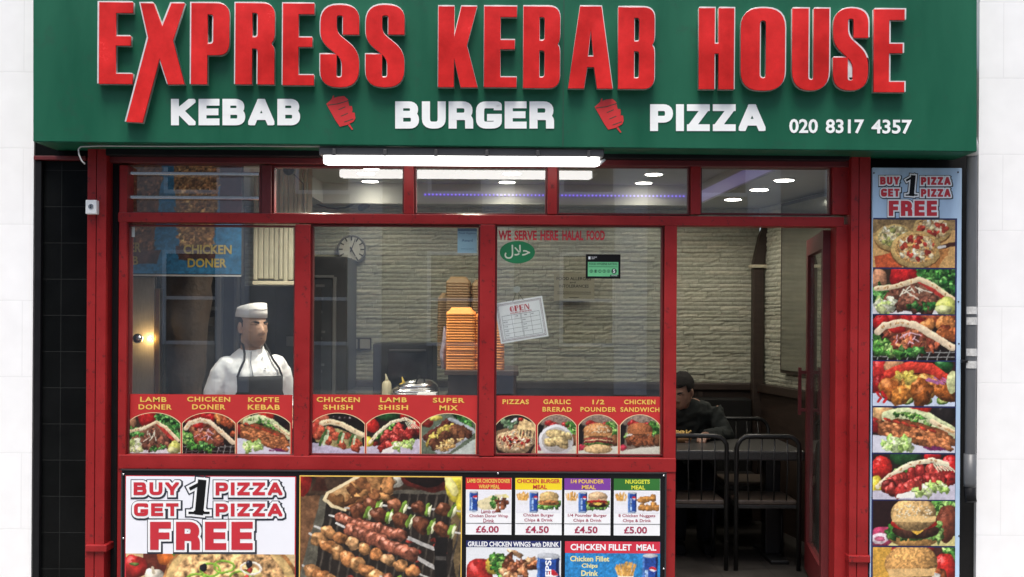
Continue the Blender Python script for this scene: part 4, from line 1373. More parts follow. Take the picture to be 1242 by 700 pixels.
# louvred transom on the far left
fl_b = MB()
fl_b.pbox(152.7, 200.4, 155, 260.2, .0, .05); fl_b.pbox(314.5, 200.4, 316.8, 260.2, .0, .05); fl_b.pbox(154.5, 257.5, 315, 260.2, .001, .05)
lv = fl_b.build('louvre_window', M['darkred'], front)
for y in (210.5, 239.5):
    b = MB(); b.pbox(155, y - 1.9, 314.5, y + 1.9, GL - .02, GL + .03, .002)
    b.build('louvre_blade', M['steel2'], lv)
fl = Flat(GL + .032); fl.rect(153, 200, 317, 261); fl.build('pane', M['pane'], lv)

# the open door, hinged on the right post and swung into the shop
hx = W(1012, 480, FB).x
def door_pt(t, y):            # t metres from the hinge
    a = math.radians(96)
    return hx - .012 - t * math.cos(math.pi - a) * -1 * 0 + t * (-math.cos(a)) * 1.0, FB + .03 + t * math.sin(a)
def door_box(b, t0, t1, z0, z1, th=.045, off=0.0):
    a = math.radians(9)
    dx, dy = math.sin(a), math.cos(a)
    px, py = hx - .02, FB + .01
    nx, ny = -dy, dx
    vs = []
    for t in (t0, t1):
        for s_ in (off, off + th):
            for z in (z0, z1):
                vs.append(b.bm.verts.new((px + dx * t + nx * s_, py + dy * t + ny * s_, z)))
    for f in ((0, 1, 3, 2), (4, 6, 7, 5), (0, 4, 5, 1), (2, 3, 7, 6), (0, 2, 6, 4), (1, 5, 7, 3)):
        b.bm.faces.new([vs[i] for i in f])
DT, DW = 2.105, 0.84
b = MB()
door_box(b, 0, .075, .02, DT); door_box(b, DW - .085, DW, .02, DT); door_box(b, .0752, DW - .0852, DT - .1, DT - .0005); door_box(b, .0752, DW - .0852, .021, .2)
bmesh.ops.recalc_face_normals(b.bm, faces=b.bm.faces)
door = b.build('door', M['darkred'], front)
b = MB(); door_box(b, .076, DW - .086, .201, DT - .101, .006, .02); b.build('pane', M['pane'], door)
b = MB()
for off in (-.05, .075):
    door_box(b, DW - .05, DW - .028, 1.0, 1.3, .02, off)
    for z in (1.02, 1.26): door_box(b, DW - .048, DW - .03, z, z + .02, .05, off + (.0 if off < 0 else -.04))
b.build('handle', M['darkred'], door)

# little white key switch on the left pilaster
t = thing('key_switch', 'small square white key switch on the left red pilaster', 'switch', W(110, 251, -.09))
b = MB(); b.pbox(103.5, 242.5, 117, 259.5, -.115, -.074, .004); b.build('cover', M['white'], t)
b = MB(); c = W(110.4, 250.5, -.115); b.disc_y(c, .014, -.119, -.11, 20); b.build('lock_barrel', M['steel2'], t)
b = MB(); b.box(c.x - .002, c.x + .002, -.1205, -.118, c.z - .009, c.z + .009)
b.build('keyhole', M['black'], t)

# ------------------------------------------------------------------ fluorescent batten over the windows
tl = thing('tube_light', 'lit white fluorescent tube light hung under the green sign', 'lamp', W(560, 190, -.24))
TD = -.24
b = MB()
xa, za, xb, zb = RC(388, 184.5, 732, 193, TD)
b.box(xa, xb, TD - .035, TD + .05, za + .012, zb + .02, .008)
b.build('housing', mat('light_grey_plastic', (.09, .09, .09), .5, .08), tl)
b = MB()
c0, c1 = W(393, 194.5, TD), W(727, 194.7, TD)
zc = (c0.z + c1.z) / 2
b.tube([(c0.x, TD, zc), (c0.x + .02, TD, zc), (c1.x - .02, TD, zc), (c1.x, TD, zc)], [.022, .03, .03, .022], 20)
b.build('diffuser', emit('lit_tube', (1.0, .98, .95), 3.0), tl)
for i in range(6):
    x = c0.x + .06 + i * (c1.x - c0.x - .12) / 5
    b = MB(); b.box(x - .009, x + .009, TD - .05, TD - .04, zc + .014, zc + .05, .003)
    b.build('clip', mat('dark_clip', (.06, .06, .06), .4), tl)
b = MB(); b.tube([(c1.x - .03, TD, zc - .012), (c1.x + .0, TD, zc - .012), (c1.x + .03, TD, zc + .01)], [.012, .012, .006], 10); b.build('end_cap', M['silver'], tl)

# ------------------------------------------------------------------ right: drainpipe
dp = thing('drainpipe', 'grey plastic drainpipe at the right edge of the shopfront', 'drainpipe', W(1180, 735, -.09))
px = W(1177.5, 430, -.09).x
b = MB(); b.tube([(px, -.09, 0.86), (px, -.09, 2.5)], .028, 20, False); b.build('pipe', M['grey_pvc'], dp)
b = MB(); b.tube([(px, -.09, .88), (px, -.09, .72), (px - .002, -.09, .70)], [.033, .033, .031], 20); b.build('socket', M['grey_pvc'], dp)
b = MB(); b.tube([(px, -.09, .72), (px, -.09, .66), (px, -.105, .62)], [.03, .03, .03], 20); b.build('shoe', M['black'], dp)
b = MB(); b.tube([(px, -.09, 2.5), (px - .005, -.1, 2.55), (px - .03, -.12, 2.62)], .032, 16); b.build('elbow', mat('pale_pvc', (.45, .45, .44), .4, .2), dp)
b = MB(); b.pbox(1167, 437, 1181, 440, -.11, .03, .003); b.build('bracket', M['black'], dp)
for y in (372, 385, 423, 438):
    b = MB(); xa, za, xb, zb = RC(1172.5, y, 1185, y + 9, -.125)
    # paper label wrapped round the pipe
    n = 8
    for i in range(n):
        a0, a1 = math.radians(200 + 140 * i / n), math.radians(200 + 140 * (i + 1) / n)
        b.quad([(px + .031 * math.cos(a0), -.09 + .031 * math.sin(a0), za), (px + .031 * math.cos(a1), -.09 + .031 * math.sin(a1), za), (px + .031 * math.cos(a1), -.09 + .031 * math.sin(a1), zb), (px + .031 * math.cos(a0), -.09 + .031 * math.sin(a0), zb)])
    b.build('paper_label', mat('grubby_paper', (.55, .55, .53), .8, .25, 60), dp)

# ------------------------------------------------------------------ shop interior shell
def stone_wall(name, p0, p1, z0, z1, seed, label, course=.035):
    """split-face ledger stone from p0 to p1 (ground points); blocks stand out by different amounts"""
    rg = random.Random(seed)
    P0, P1 = Vector((*p0, 0)), Vector((*p1, 0))
    L = (P1 - P0).length
    u = (P1 - P0) / L
    n = Vector((u.y, -u.x, 0))            # towards the room
    V, F, C = [], [], []
    z = z0
    while z < z1 - .005:
        h = course * rg.uniform(.75, 1.2)
        if z + h > z1: h = z1 - z
        x = -rg.uniform(0, .3)
        while x < L:
            w = rg.uniform(.1, .42)
            a, c = max(0, x), min(L, x + w)
            x += w
            if c - a < .01: continue
            d = rg.choice((.002, .004, .006, .008, .011)) * rg.uniform(.7, 1.2)
            tone = rg.uniform(.9, 1.06)
            tint = rg.choice(((.44, .44, .345), (.46, .46, .37), (.41, .415, .33), (.48, .47, .37)))
            col = tuple(t * tone for t in tint)
            g = .0012
            i = len(V)
            na, nb = max(2, int((c - a) / .035)), 2
            # rough front: small grid with jitter
            grid = []
            for jz in range(nb + 1):
                row = []
                for jx in range(na + 1):
                    e = jx in (0, na) or jz in (0, nb)
                    dd = d - (.004 if e else 0) + rg.uniform(-.002, .003)
                    q = P0 + u * (a + g + (c - a - 2 * g) * jx / na) + n * dd
                    row.append(len(V)); V.append((q.x, q.y, z + g + (h - 2 * g) * jz / nb)); C.append(col)
                grid.append(row)
            for jz in range(nb):
                for jx in range(na):
                    F.append((grid[jz][jx], grid[jz][jx + 1], grid[jz + 1][jx + 1], grid[jz + 1][jx]))
            # sides back to the wall
            loop = grid[0] + [r[-1] for r in grid[1:]] + grid[-1][-2::-1] + [r[0] for r in grid[-2:0:-1]]
            back = []
            for vi in loop:
                v = Vector(V[vi]); dd = (v - P0).dot(n)
                q = v - n * (dd + .025)
                back.append(len(V)); V.append(tuple(q)); C.append(tuple(t * .9 for t in col))
            m = len(loop)
            for k in range(m):
                F.append((loop[k], back[k], back[(k + 1) % m], loop[(k + 1) % m]))
        z += h
    me = bpy.data.meshes.new(name)
    me.from_pydata(V, [], F)
    ca = me.color_attributes.new('Col', 'FLOAT_COLOR', 'POINT')
    ca.data.foreach_set('color', np.array([(*c, 1) for c in C], np.float32).reshape(-1))
    bm = bmesh.new(); bm.from_mesh(me); bmesh.ops.recalc_face_normals(bm, faces=bm.faces); bm.to_mesh(me); bm.free()
    me.materials.append(M['stone'])
    o = bpy.data.objects.new(name, me)
    return o

BD = 2.8                                              # depth of the back wall
corner_x = W(921, 350, BD).x
dado_z = 1.06
CEIL = 2.50
bw = thing('back_wall', 'cream split stone back wall of the shop above dark panelling', 'wall', (0, BD, 0))
o = stone_wall('stone_cladding', (-2.6, BD), (corner_x, BD), dado_z + .03, CEIL, 3, '')
COL.objects.link(o); o.data.transform(Matrix.Translation((0, -BD, 0))); o.parent = bw
b = MB(); b.box(-2.6, corner_x, BD + .02, BD + .1, 0, 2.9); b.build('core', M['soft_black'], bw)
b = MB(); b.box(-2.6, corner_x, BD - .04, BD, 0.0, dado_z - .03)
for i in range(9): b.box(-2.5 + i * .5, -2.46 + i * .5, BD - .055, BD - .041, .1, dado_z - .04, .004)
b.build('panelling', M['darkwood'], bw)
b = MB(); b.box(-2.6, corner_x, BD - .07, BD - .001, dado_z - .03, dado_z + .03, .01); b.build('dado_rail', M['darkwood'], bw)

# right wall runs forward from the corner, flaring a little towards the door
sx1 = 2.42
sw = thing('side_wall', 'cream split stone wall on the right side of the shop by the door', 'wall', (corner_x + .2, 1.5, 0))
o = stone_wall('stone_cladding', (corner_x, BD - .02), (sx1, 0.13), dado_z + .03, CEIL, 8, '')
COL.objects.link(o); o.data.transform(Matrix.Translation(-Vector(sw.location))); o.parent = sw
def side_slab(name, material, z0, z1, off, th, t0=0, t1=1, bev=0):
    A, B_ = Vector((corner_x, BD - .02, 0)), Vector((sx1, .13, 0))
    u = (B_ - A); n = Vector((u.y, -u.x, 0)).normalized()
    P, Q = A + u * t0, A + u * t1
    b = MB()
    vs = [b.bm.verts.new((p + n * k) + Vector((0, 0, z))) for p in (P, Q) for k in (off, off - th) for z in (z0, z1)]
    for f in ((0, 1, 3, 2), (4, 6, 7, 5), (0, 4, 5, 1), (2, 3, 7, 6), (0, 2, 6, 4), (1, 5, 7, 3)): b.bm.faces.new([vs[i] for i in f])
    return b
side_slab('core', None, 0, 2.9, -.03, .1).build('core', M['soft_black'], sw)
side_slab('panelling', None, 0, dado_z - .03, .04, .04).build('panelling', M['darkwood'], sw)
side_slab('dado', None, dado_z - .03, dado_z + .03, .07, .07).build('dado_rail', M['darkwood'], sw)

# framed mirror on that wall
mt = thing('wall_mirror', 'tall framed mirror on the stone wall behind the open door', 'mirror', (corner_x + .3, 1.9, 1.3))
side_slab('', None, 1.2, 2.48, .05, .02, .20, .62).build('frame', M['darkwood'], mt)
side_slab('', None, 1.225, 2.455, .056, .004, .212, .608).build('glass', mat('mirror_glass', (.42, .42, .38), .12, .05, metal=.9), mt)

# dark timber post in the corner with a bent brace at its head
cp = thing('timber_post', 'dark timber post in the back corner of the shop curving out at the top', 'post', (corner_x, BD - .1, 0))
b = MB()
xa, xb = W(913, 350, BD - .14).x, W(926.5, 350, BD - .14).x
b.box(xa, xb, BD - .16, BD - .075, 0, W(920, 322, BD - .14).z, .008)
b.build('shaft', M['darkwood'], cp)
b = MB(); b.prism([(913, 324), (926.5, 324), (929, 306), (947, 276), (951, 258), (934, 258), (922, 285)], BD - .165, BD - .08); b.build('brace', M['darkwood'], cp)
b = MB(); b.pbox(911, 321, 931, 325, BD - .18, BD - .07, .006); b.build('collar', M['cream'], cp)

# left wall
b = MB(); b.box(-2.68, -2.6, .1, BD + .1, 0, 2.9)
o = b.build('side_wall', M['soft_black']); setp(o, 'dark wall at the left end of the shop beside the grill', 'wall')

# ceiling: a dropped border round a raised tray
ce = MB()
zt = CEIL + .16
tx0, tx1, ty0, ty1 = -1.5, 1.46, .55, 2.6
ce.box(-2.7, 2.75, .12, ty0, CEIL, CEIL + .3); ce.box(-2.7, 2.75, ty1, BD + .1, CEIL, CEIL + .3)
ce.box(-2.7, tx0, ty0 + .001, ty1 - .001, CEIL, CEIL + .3)
# right edge of the tray is skewed
v = [Vector(p) for p in ((tx1, ty1 - .001), (tx1 + .13, ty0 + .001), (2.75, ty0 + .001), (2.75, ty1 - .001))] if False else [(tx1, ty1 - .001), (tx1 + .13, ty0 + .001), (2.75, ty0 + .001), (2.75, ty1 - .001)]
lo = [ce.bm.verts.new((x, y, CEIL)) for x, y in v]; hi = [ce.bm.verts.new((x, y, CEIL + .3)) for x, y in v]
ce.bm.faces.new(lo); ce.bm.faces.new(hi[::-1])
for i in range(4): ce.bm.faces.new([lo[i], lo[(i + 1) % 4], hi[(i + 1) % 4], hi[i]])
ce.box(tx0 + .001, tx1 + .3, ty0 + .002, ty1 - .002, zt, zt + .1)
o = ce.build('ceiling', M['plaster']); setp(o, kind='structure')
# wall over the window head so daylight only comes through the glass
b = MB(); b.box(-2.7, 2.75, .091, .119, W(600, 197, .1).z, 3.0)
o = b.build('window_lintel', M['plaster'], front)

ls = thing('light_strip', 'purple glowing LED strip and painted purple light along the raised edge of the ceiling', 'lamp', (0, ty1 - .01, zt - .05))
b = MB(); b.box(W(515, 236, 2.6).x, tx1 - .01, ty1 - .014, ty1 - .003, CEIL + .07, CEIL + .08) if False else [b.box(x_, x_ + .012, ty1 - .014, ty1 - .003, CEIL + .066, CEIL + .078) for x_ in np.arange(W(515, 236, 2.6).x, tx1 - .03, .03)]; b.build('strip', emit('purple_led', (.16, .06, 1.0), .7), ls)
b = MB(); b.quad([(tx1 - .004, ty1 - .02, CEIL + .012), (tx1 + .124, ty0 + .02, CEIL + .012), (tx1 + .124, ty0 + .02, CEIL + .1), (tx1 - .004, ty1 - .02, CEIL + .1)]); b.build('strip', emit('purple_glow', (.16, .09, .7), .10), ls)  # glowing band stands in for purple light falling on the tray side

def downlight(x, y, z, power):
    t = thing('downlight', 'round white recessed spotlight lit in the shop ceiling', 'lamp', (x, y, z), 'recessed spotlights in the shop ceiling')
    b = MB(); b.tube([(x, y, z + .002), (x, y, z - .006), (x, y, z - .008)], [.075, .075, .066], 28); b.build('rim', M['white'], t)
    b = MB(); b.tube([(x, y, z - .0075), (x, y, z - .0105)], [.062, .06], 28); b.build('lens', emit('lit_lens', (1.0, .95, .86), 14.0), t)
    ld = bpy.data.lights.new('downlight_lamp', 'SPOT')
    ld.energy = power
    ld.spot_size = math.radians(150)
    ld.spot_blend = .6
    ld.shadow_soft_size = .05
    ld.color = (1.0, .93, .80)
    lo_ = bpy.data.objects.new('downlight_lamp', ld)
    COL.objects.link(lo_)
    lo_.parent = t
    lo_.location = (0, 0, -.02)
    return t
for x, y, z_ in ((450, 203, zt), (444, 209.5, zt), (449, 219, zt), (621, 209.5, zt), (615, 220, zt), (793, 210.5, zt), (781, 221, zt), (951, 217.5, CEIL), (921, 229, CEIL), (889, 241, CEIL)):
    # depth where the sight line meets the ceiling
    k = (z_ - EYE) * PXM / (386 - (y - ROLL * (x - 621)))
    d = k * DIST - DIST
    downlight(W(x, y, d).x, d, z_, 2.4 if d > 2.1 else 7.0)
for x, p_w in ((-1.12, 62), (-.25, 36)):  # unseen downlights added near the window to brighten chef and box stacks
    downlight(x, .30, CEIL, p_w)

# ------------------------------------------------------------------ window stickers (red strips with arched food pictures)
def food_strip(x0, y0, x1, y1, label, items, tops=10.5):
    """items: (x0, x1, painter, [(word, xa, ya, xb, yb), ...])"""
    d = GL - .004
    c = W((x0 + x1) / 2, (y0 + y1) / 2, d)
    t = thing('window_sticker', label, 'window sticker', c, 'red food picture strips along the foot of the windows')
    fl = Flat(d); fl.rect(x0, y0, x1, y1); fl.build('backing', mat('red_vinyl_film', (0.5, 0.03, 0.03), .35, .08, 4), t)
    for (xa, xb, ya, yb, arch, pf, lines) in items:
        wpx, hpx = int((xb - xa) * 1.25), int((yb - ya) * 1.25)
        def top(u, A=arch): return A * (1 - math.sqrt(max(0, 1 - ((2 * u - 1) * .86) ** 2)) ) / (1 - math.sqrt(1 - .86 ** 2))
        fl = Flat(d - .0008)            # cream outline of the arch
        g = .8
        n = 24
        pts = [(xa - g, yb + g), (xb + g, yb + g)] + [(xa - g + (xb - xa + 2 * g) * (1 - i / n), ya - g + top(1 - i / n)) for i in range(n + 1)]
        fl.add(pts); fl.build('arch_border', mat('cream_ink', (.7, .52, .3), .5), t)
        print_obj('food_picture', pf(wpx, hpx), xa, ya, xb, yb, d - .0016, t, M['print'], top)
        fl = Flat(d - .0012)
        for (wd, ax, ay, bx, by) in lines: fl.text(wd, ax, ay, bx, by, .028, 1.15)
        fl.build('lettering', M['ink_yellow'], t)
    return t
food_strip(153, 478.5, 354.5, 552.5, 'red food strip with lamb doner, chicken doner and kofte kebab pictures', [
    (154.5, 218.5, 501, 550.5, 13, pic_lamb_doner, [('LAMB', 170, 481.5, 202, 487.5), ('DONER', 168, 490.5, 208.5, 496.8)]),
    (221.5, 285, 501, 550.5, 13, pic_chicken_doner, [('CHICKEN', 227, 481.3, 279.3, 487.3), ('DONER', 233, 490.5, 273.5, 496.8)]),
    (288, 351.5, 501, 550.5, 13, pic_kofte, [('KOFTE', 301, 481.8, 338.5, 487.8), ('KEBAB', 300.5, 490.8, 339.5, 497)])])
food_strip(376, 479, 579.5, 553, 'red food strip with chicken shish, lamb shish and super mix pictures', [
    (377.5, 442, 501.5, 551, 13, pic_chicken_shish, [('CHICKEN', 384, 481.7, 436.5, 487.7), ('SHISH', 392, 491, 428, 497)]),
    (445, 509, 501.5, 551, 13, pic_lamb_shish, [('LAMB', 461, 482, 493.5, 488), ('SHISH', 459, 491.2, 495, 497.2)]),
    (511.5, 576.5, 502, 551.2, 13, pic_super_mix, [('SUPER', 525, 482.6, 563.5, 488.6), ('MIX', 533, 491.8, 555.5, 497.8)])])
food_strip(598.5, 480.5, 803.5, 556, 'red food strip with pizza, garlic bread and two burger pictures', [
    (601.5, 649, 503.5, 553.5, 13, pic_slice_pizza, [('PIZZAS', 609.5, 484.5, 641.5, 490.3)]),
    (652.5, 698.5, 503.5, 553.5, 13, pic_garlic_bread, [('GARLIC', 659, 484.5, 692, 490.3), ('BRERAD', 658, 493.7, 693.5, 499.4)]),
    (702, 749, 503.5, 553.8, 13, pic_half_pounder, [('1/2', 718.5, 484.8, 733, 490.5), ('POUNDER', 704, 493.8, 747.5, 499.5)]),
    (752.5, 800, 503.5, 554, 13, pic_chicken_sandwich, [('CHICKEN', 757, 484.8, 795, 490.5), ('SANDWICH', 752.5, 494, 799.8, 499.7)])])

# ------------------------------------------------------------------ offer lettering BUY 1 PIZZA GET 1 PIZZA FREE
ONE = [(0, .2), (.1, .1), (.5, .03), (.68, 0), (.86, .02), (.88, .12), (.84, .3), (.80, .86), (.9, .92), (1, .94), (1, 1), (.08, 1), (.08, .95), (.28, .92), (.36, .86), (.44, .3), (.46, .2), (.3, .2), (.1, .25)]
def offer(parent, rows, one, free, d, sc, edge_col, red):
    """rows: (word, x0, y0, x1, y1, stroke)"""
    grows = ((4.3 * sc, edge_col, 0.0), (2.7 * sc, M['paper'], .0014), (0.0, red, .0028))
    for i, (g, m, lift) in enumerate(grows):
        for (wd, x0, y0, x1, y1, t_, ty) in rows + [free]:
            fl = Flat(d - .0003 - lift)
            sh_ = .7 * sc if i == 0 else 0
            stroke_word(fl, wd, x0 + sh_, y0 + sh_, x1 + sh_, y1 + sh_, t_, .22 if sc > .8 else .2, g, 0, ty)
            fl.build('lettering' if i == 2 else 'lettering_outline', m, parent)
        x0, y0, x1, y1 = one
        fl = Flat(d - .0004 - lift)
        w_, h_ = x1 - x0, y1 - y0
        for q, (pts, tt, ty_) in enumerate((([(.66, .1), (.55, .9)], .36 * w_, .1 * h_), ([(.2, .23), (.5, .12), (.7, .05)], .10 * h_, .10 * h_), ([(.14, .965), (.94, .965)], .07 * h_, .07 * h_), ([(.36, .93), (.72, .93)], .06 * h_, .06 * h_))):
            ribbon(fl, [(x0 + a * w_, y0 + c_ * h_) for a, c_ in pts], tt + 2 * g, (0, 0, 1300, 800), q * 1.6e-4, ty_ + 2 * g if q else tt + 2 * g)
        fl.build('numeral' if i == 2 else 'numeral_outline', m if i < 2 else M['ink_black'], parent)

# ------------------------------------------------------------------ big menu board below the windows
BDP = -.05
mb = thing('menu_board', 'wide black menu board with pizza offer, grill photo and meal deals below the windows', 'menu board', W(477, 737, BDP))
part_b = MB(); part_b.pbox(147, 571.8, 807.5, 736, BDP, -.001, .004)
part_b.build('panel', M['black'], mb)
b = MB()
for r in ((146.4, 571.2, 808.2, 573), (146.4, 573.1, 148.2, 736), (806.2, 573.1, 808.2, 736)): b.pbox(*r, BDP - .004, BDP + .01, .001)
b.build('edge_trim', mat('grey_trim', (.03, .03, .032), .3, .1), mb)
for (x, y) in ((149.5, 575.5), (149.5, 653), (805, 577), (805, 690), (604, 574.3)):
    b = MB(); c = W(x, y, BDP - .004); b.ball(c, .006, .004, .006, 10, 6); b.build('screw', M['steel2'], mb)
P1 = BDP - .0015
fl = Flat(P1); fl.rect(151.6, 577.2, 358.6, 736); ob = fl.build('offer_poster', M['ink_red'], mb)
fl = Flat(P1 - .0006); fl.rect(152.6, 578.2, 357.6, 672); fl.build('poster_paper', mat('cool_white_paper', (.84, .85, .90), .45, .02), ob)
offer(ob, [('BUY', 162, 585, 217, 600.5, 4.6, 4.0), ('PIZZA', 261.5, 585.2, 342.5, 600.8, 4.6, 4.0), ('GET', 162.5, 610.5, 216.5, 626, 4.6, 4.0), ('PIZZA', 261.5, 610.8, 342.5, 626.4, 4.6, 4.0)],
      (226, 583, 254.5, 623.5), ('FREE', 182, 633, 306.5, 667, 10.5, 8.2), P1 - .0012, 1.0, mat('navy_ink', (.02, .025, .04), .5), M['ink_red'])
print_obj('food_picture', pic_pizza_offer(260, 82), 152.6, 672, 357.6, 736, P1 - .0008, ob, M['print'])

fl = Flat(P1); fl.rect(362.8, 577.2, 560, 736); ob = fl.build('grill_poster', M['ink_yellow'], mb)
print_obj('food_picture', pic_grill(260, 210), 364, 578.6, 558.8, 736, P1 - .0008, ob, M['print'])

meals = [('wrap', 565, (0.62, .02, .03), ['LAMB OR CHICKEN DONER', 'WRAP MEAL'], M['ink_yellow'], ['Lamb or', 'Chicken Doner Wrap', 'Drink'], '£6.00', 620.5),
         ('chicken', 625, (.86, .66, .02), ['CHICKEN BURGER', 'MEAL'], M['ink_red'], ['Chicken Burger', 'Chips & Drink'], '£4.50', 681.5),
         ('beef', 684.5, (.2, .05, .33), ['1/4 POUNDER', 'MEAL'], M['ink_yellow'], ['1/4 Pounder Burger', 'Chips & Drink'], '£4.50', 740.5),
         ('nuggets', 744.5, (.03, .16, .03), ['NUGGETS', 'MEAL'], mat('lime_ink', (.72, .75, .06), .5), ['8 Chicken Nuggets', 'Chips & Drink'], '£5.00', 800.5)]
for i, (kind, x0, hc, head, hm, body, price, x1) in enumerate(meals):
    yo = i * .35
    y0, y1 = 579.6 + yo, 648.6 + yo
    fl = Flat(P1); fl.rect(x0, y0, x1, y1); card = fl.build('meal_card', M['paper'], mb)
    fl = Flat(P1 - .0006); fl.rect(x0, y0, x1, y0 + 14.2); fl.build('heading_band', mat('heading_' + kind, hc, .4, .03), card)
    print_obj('food_picture', pic_meal(kind, 76, 36, 20 + i), x0 + 1, y0 + 15.6, x1 - 1, y0 + 42, P1 - .0006, card, M['print'])
    w = x1 - x0
    fl = Flat(P1 - .0012)
    spans = {'wrap': [(.03, .97), (.28, .74)], 'chicken': [(.04, .96), (.38, .68)], 'beef': [(.14, .86), (.38, .68)], 'nuggets': [(.25, .78), (.38, .68)]}[kind]
    for k, (tx, (a, c)) in enumerate(zip(head, spans)):
        fl.text(tx, x0 + a * w, y0 + 1.2 + k * 7, x0 + c * w, y0 + 6.2 + k * 7, .03)
    fl.build('heading', hm, card)
    fl = Flat(P1 - .0012)
    ys = [38.5, 44.3, 49.6] if len(body) == 3 else [43, 49]
    for tx, yy in zip(body, ys):
        hw = len(tx) * .0235 * w
        fl.text(tx, x0 + w / 2 - hw, y0 + yy, x0 + w / 2 + hw, y0 + yy + 4.6, .012)
    fl.text(price, x0 + w * .22, y0 + 58.2, x0 + w * .72, y0 + 66.6, .026)
    fl.build('lettering', mat('crimson_ink', (.36, .03, .08), .5), card)
    fl = Flat(P1 - .0012); fl.rect(x0, y0 + 54.9, x1, y0 + 55.5); fl.build('rule', M['ink_black'], card)

fl = Flat(P1); fl.rect(565.3, 655.8, 680.3, 736); card = fl.build('wings_card', M['paper'], mb)
fl = Flat(P1 - .0006); fl.rect(565.3, 655.8, 679.6, 664); fl.build('heading_band', mat('navy_heading', (.012, .02, .12), .4), card)
fl = Flat(P1 - .0012); fl.text('GRILLED CHICKEN WINGS with DRINK', 567.5, 657, 678, 663.2, .03); fl.build('heading', M['paper'], card)
print_obj('food_picture', pic_wings(145, 90), 565.8, 664.4, 679.6, 736, P1 - .0006, card, M['print'])
fl = Flat(P1 - .0012); fl.text('PEPSI', 650, 688, 680, 695.5, .03, rot=math.pi / 2 * 1.0); fl.build('lettering', M['paper'], card)
fl = Flat(P1); fl.rect(685.2, 656.8, 800.5, 736); card = fl.build('fillet_card', mat('blue_card', (.012, .24, .56), .4, .03), mb)
fl = Flat(P1 - .0006); fl.rect(685.2, 656.8, 800.5, 671); fl.build('heading_band', mat('heading_crimson', (.62, .03, .06), .4), card)
fl = Flat(P1 - .0012); fl.text('CHICKEN FILLET  MEAL', 692, 660, 796, 667.8, .03); fl.build('heading', M['paper'], card)
print_obj('food_picture', pic_fillet(142, 80), 685.6, 671.2, 800.1, 736, P1 - .0006, card, M['print'])
fl = Flat(P1 - .0012)
for tx, xa, ya, xb in (('Chicken Fillet', 691.5, 674.5, 739), ('Chips', 705.5, 683.5, 725), ('Drink', 705, 692, 725.5), ('£5.50', 703, 703, 728)): fl.text(tx, xa, ya, xb, ya + 6.6, .028) if tx[0] != '£' else None
fl.build('lettering', mat('pale_yellow_ink', (.8, .72, .3), .5), card)

# ------------------------------------------------------------------ tall banner on the right
BN = -.085
bn = thing('food_banner', 'tall pale blue banner with a pizza offer above a column of food photos', 'banner', W(1111, 737, BN))
b = MB(); b.pbox(1056.8, 203.5, 1165.2, 737, BN, BN + .02, .003)
blue = mat('pale_blue_print', (.44, .60, .78), .3, .16, 3.5, stretch=(2, 1, .5))
b.build('panel', blue, bn)
offer(bn, [('BUY', 1067.5, 214.5, 1091, 224, 2.9, 2.5), ('PIZZA', 1117, 214.8, 1153, 224.3, 2.9, 2.5), ('GET', 1068.5, 229, 1091, 238.5, 2.9, 2.5), ('PIZZA', 1117, 229.3, 1153, 238.8, 2.9, 2.5)],
      (1097, 213, 1113, 237.5), ('FREE', 1078, 243.5, 1136.5, 262, 5.4, 4.6), BN - .0015, .62, mat('slate_ink', (.03, .045, .06), .5), M['ink_red'])
fl = Flat(BN - .0008); fl.rect(1057.6, 264.6, 1159.4, 737); fl.build('picture_border', mat('navy_border', (.014, .02, .09), .4), bn)
rows = [(266.6, 324.6, pic_three_pizzas), (326.6, 381, pic_lamb_doner), (382.6, 437, pic_chicken_doner), (438.6, 492.6, pic_chicken_pieces),
        (494.6, 549.2, pic_kofte), (551, 606, pic_lamb_shish), (607.6, 662, pic_cheeseburger), (664, 722, pic_chicken_burger)]
for y0, y1, pf in rows:
    print_obj('food_picture', pf(130, int((y1 - y0) * 1.28), 40), 1058.6, y0, 1158.4, y1, BN - .0016, bn, M['print'])
for (x, y) in ((1060, 210), (1162, 209), (1054.6 + 4, 412), (1162.5, 366), (1163, 417), (1057.6, 603), (1163, 650)):
    b = MB(); c = W(x, y, BN); b.ball(c, .005, .004, .005, 10, 6); b.build('screw', mat('dark_screw', (.1, .1, .12), .4, metal=.5), bn)

# ------------------------------------------------------------------ things stuck to the glass
ht = thing('window_lettering', 'red halal food wording across the top of the window by the door', 'window lettering', W(668, 285, GL - .003))
fl = Flat(GL - .003)
for wd, xa, xb in (('WE', 604.5, 620), ('SERVE', 624, 651), ('HERE', 655.5, 677), ('HALAL', 682, 707.5), ('FOOD', 711.5, 733.5)):
    fl.text(wd, xa, 279.6, xb, 291.4, .036)
fl.build('wording', mat('red_letter_film', (.6, .02, .04), .5), ht)
ov = thing('halal_sticker', 'green oval halal sticker with pale Arabic writing on the window', 'sticker', W(627.5, 306, GL - .003))
fl = Flat(GL - .003)
fl.add([(627.5 + 21.3 * math.cos(a), 306 + 13.6 * math.sin(a)) for a in np.linspace(0, 2 * math.pi, 41)[:-1]])
fl.build('oval', mat('green_film', (.015, .19, .07), .4), ov)
fl = Flat(GL - .0036); fl.text('\uFEDD\uFEFC\uFEA3', 612, 297, 643, 314, .012); fl.build('arabic_lettering', mat('pale_film', (.62, .68, .52), .5), ov)

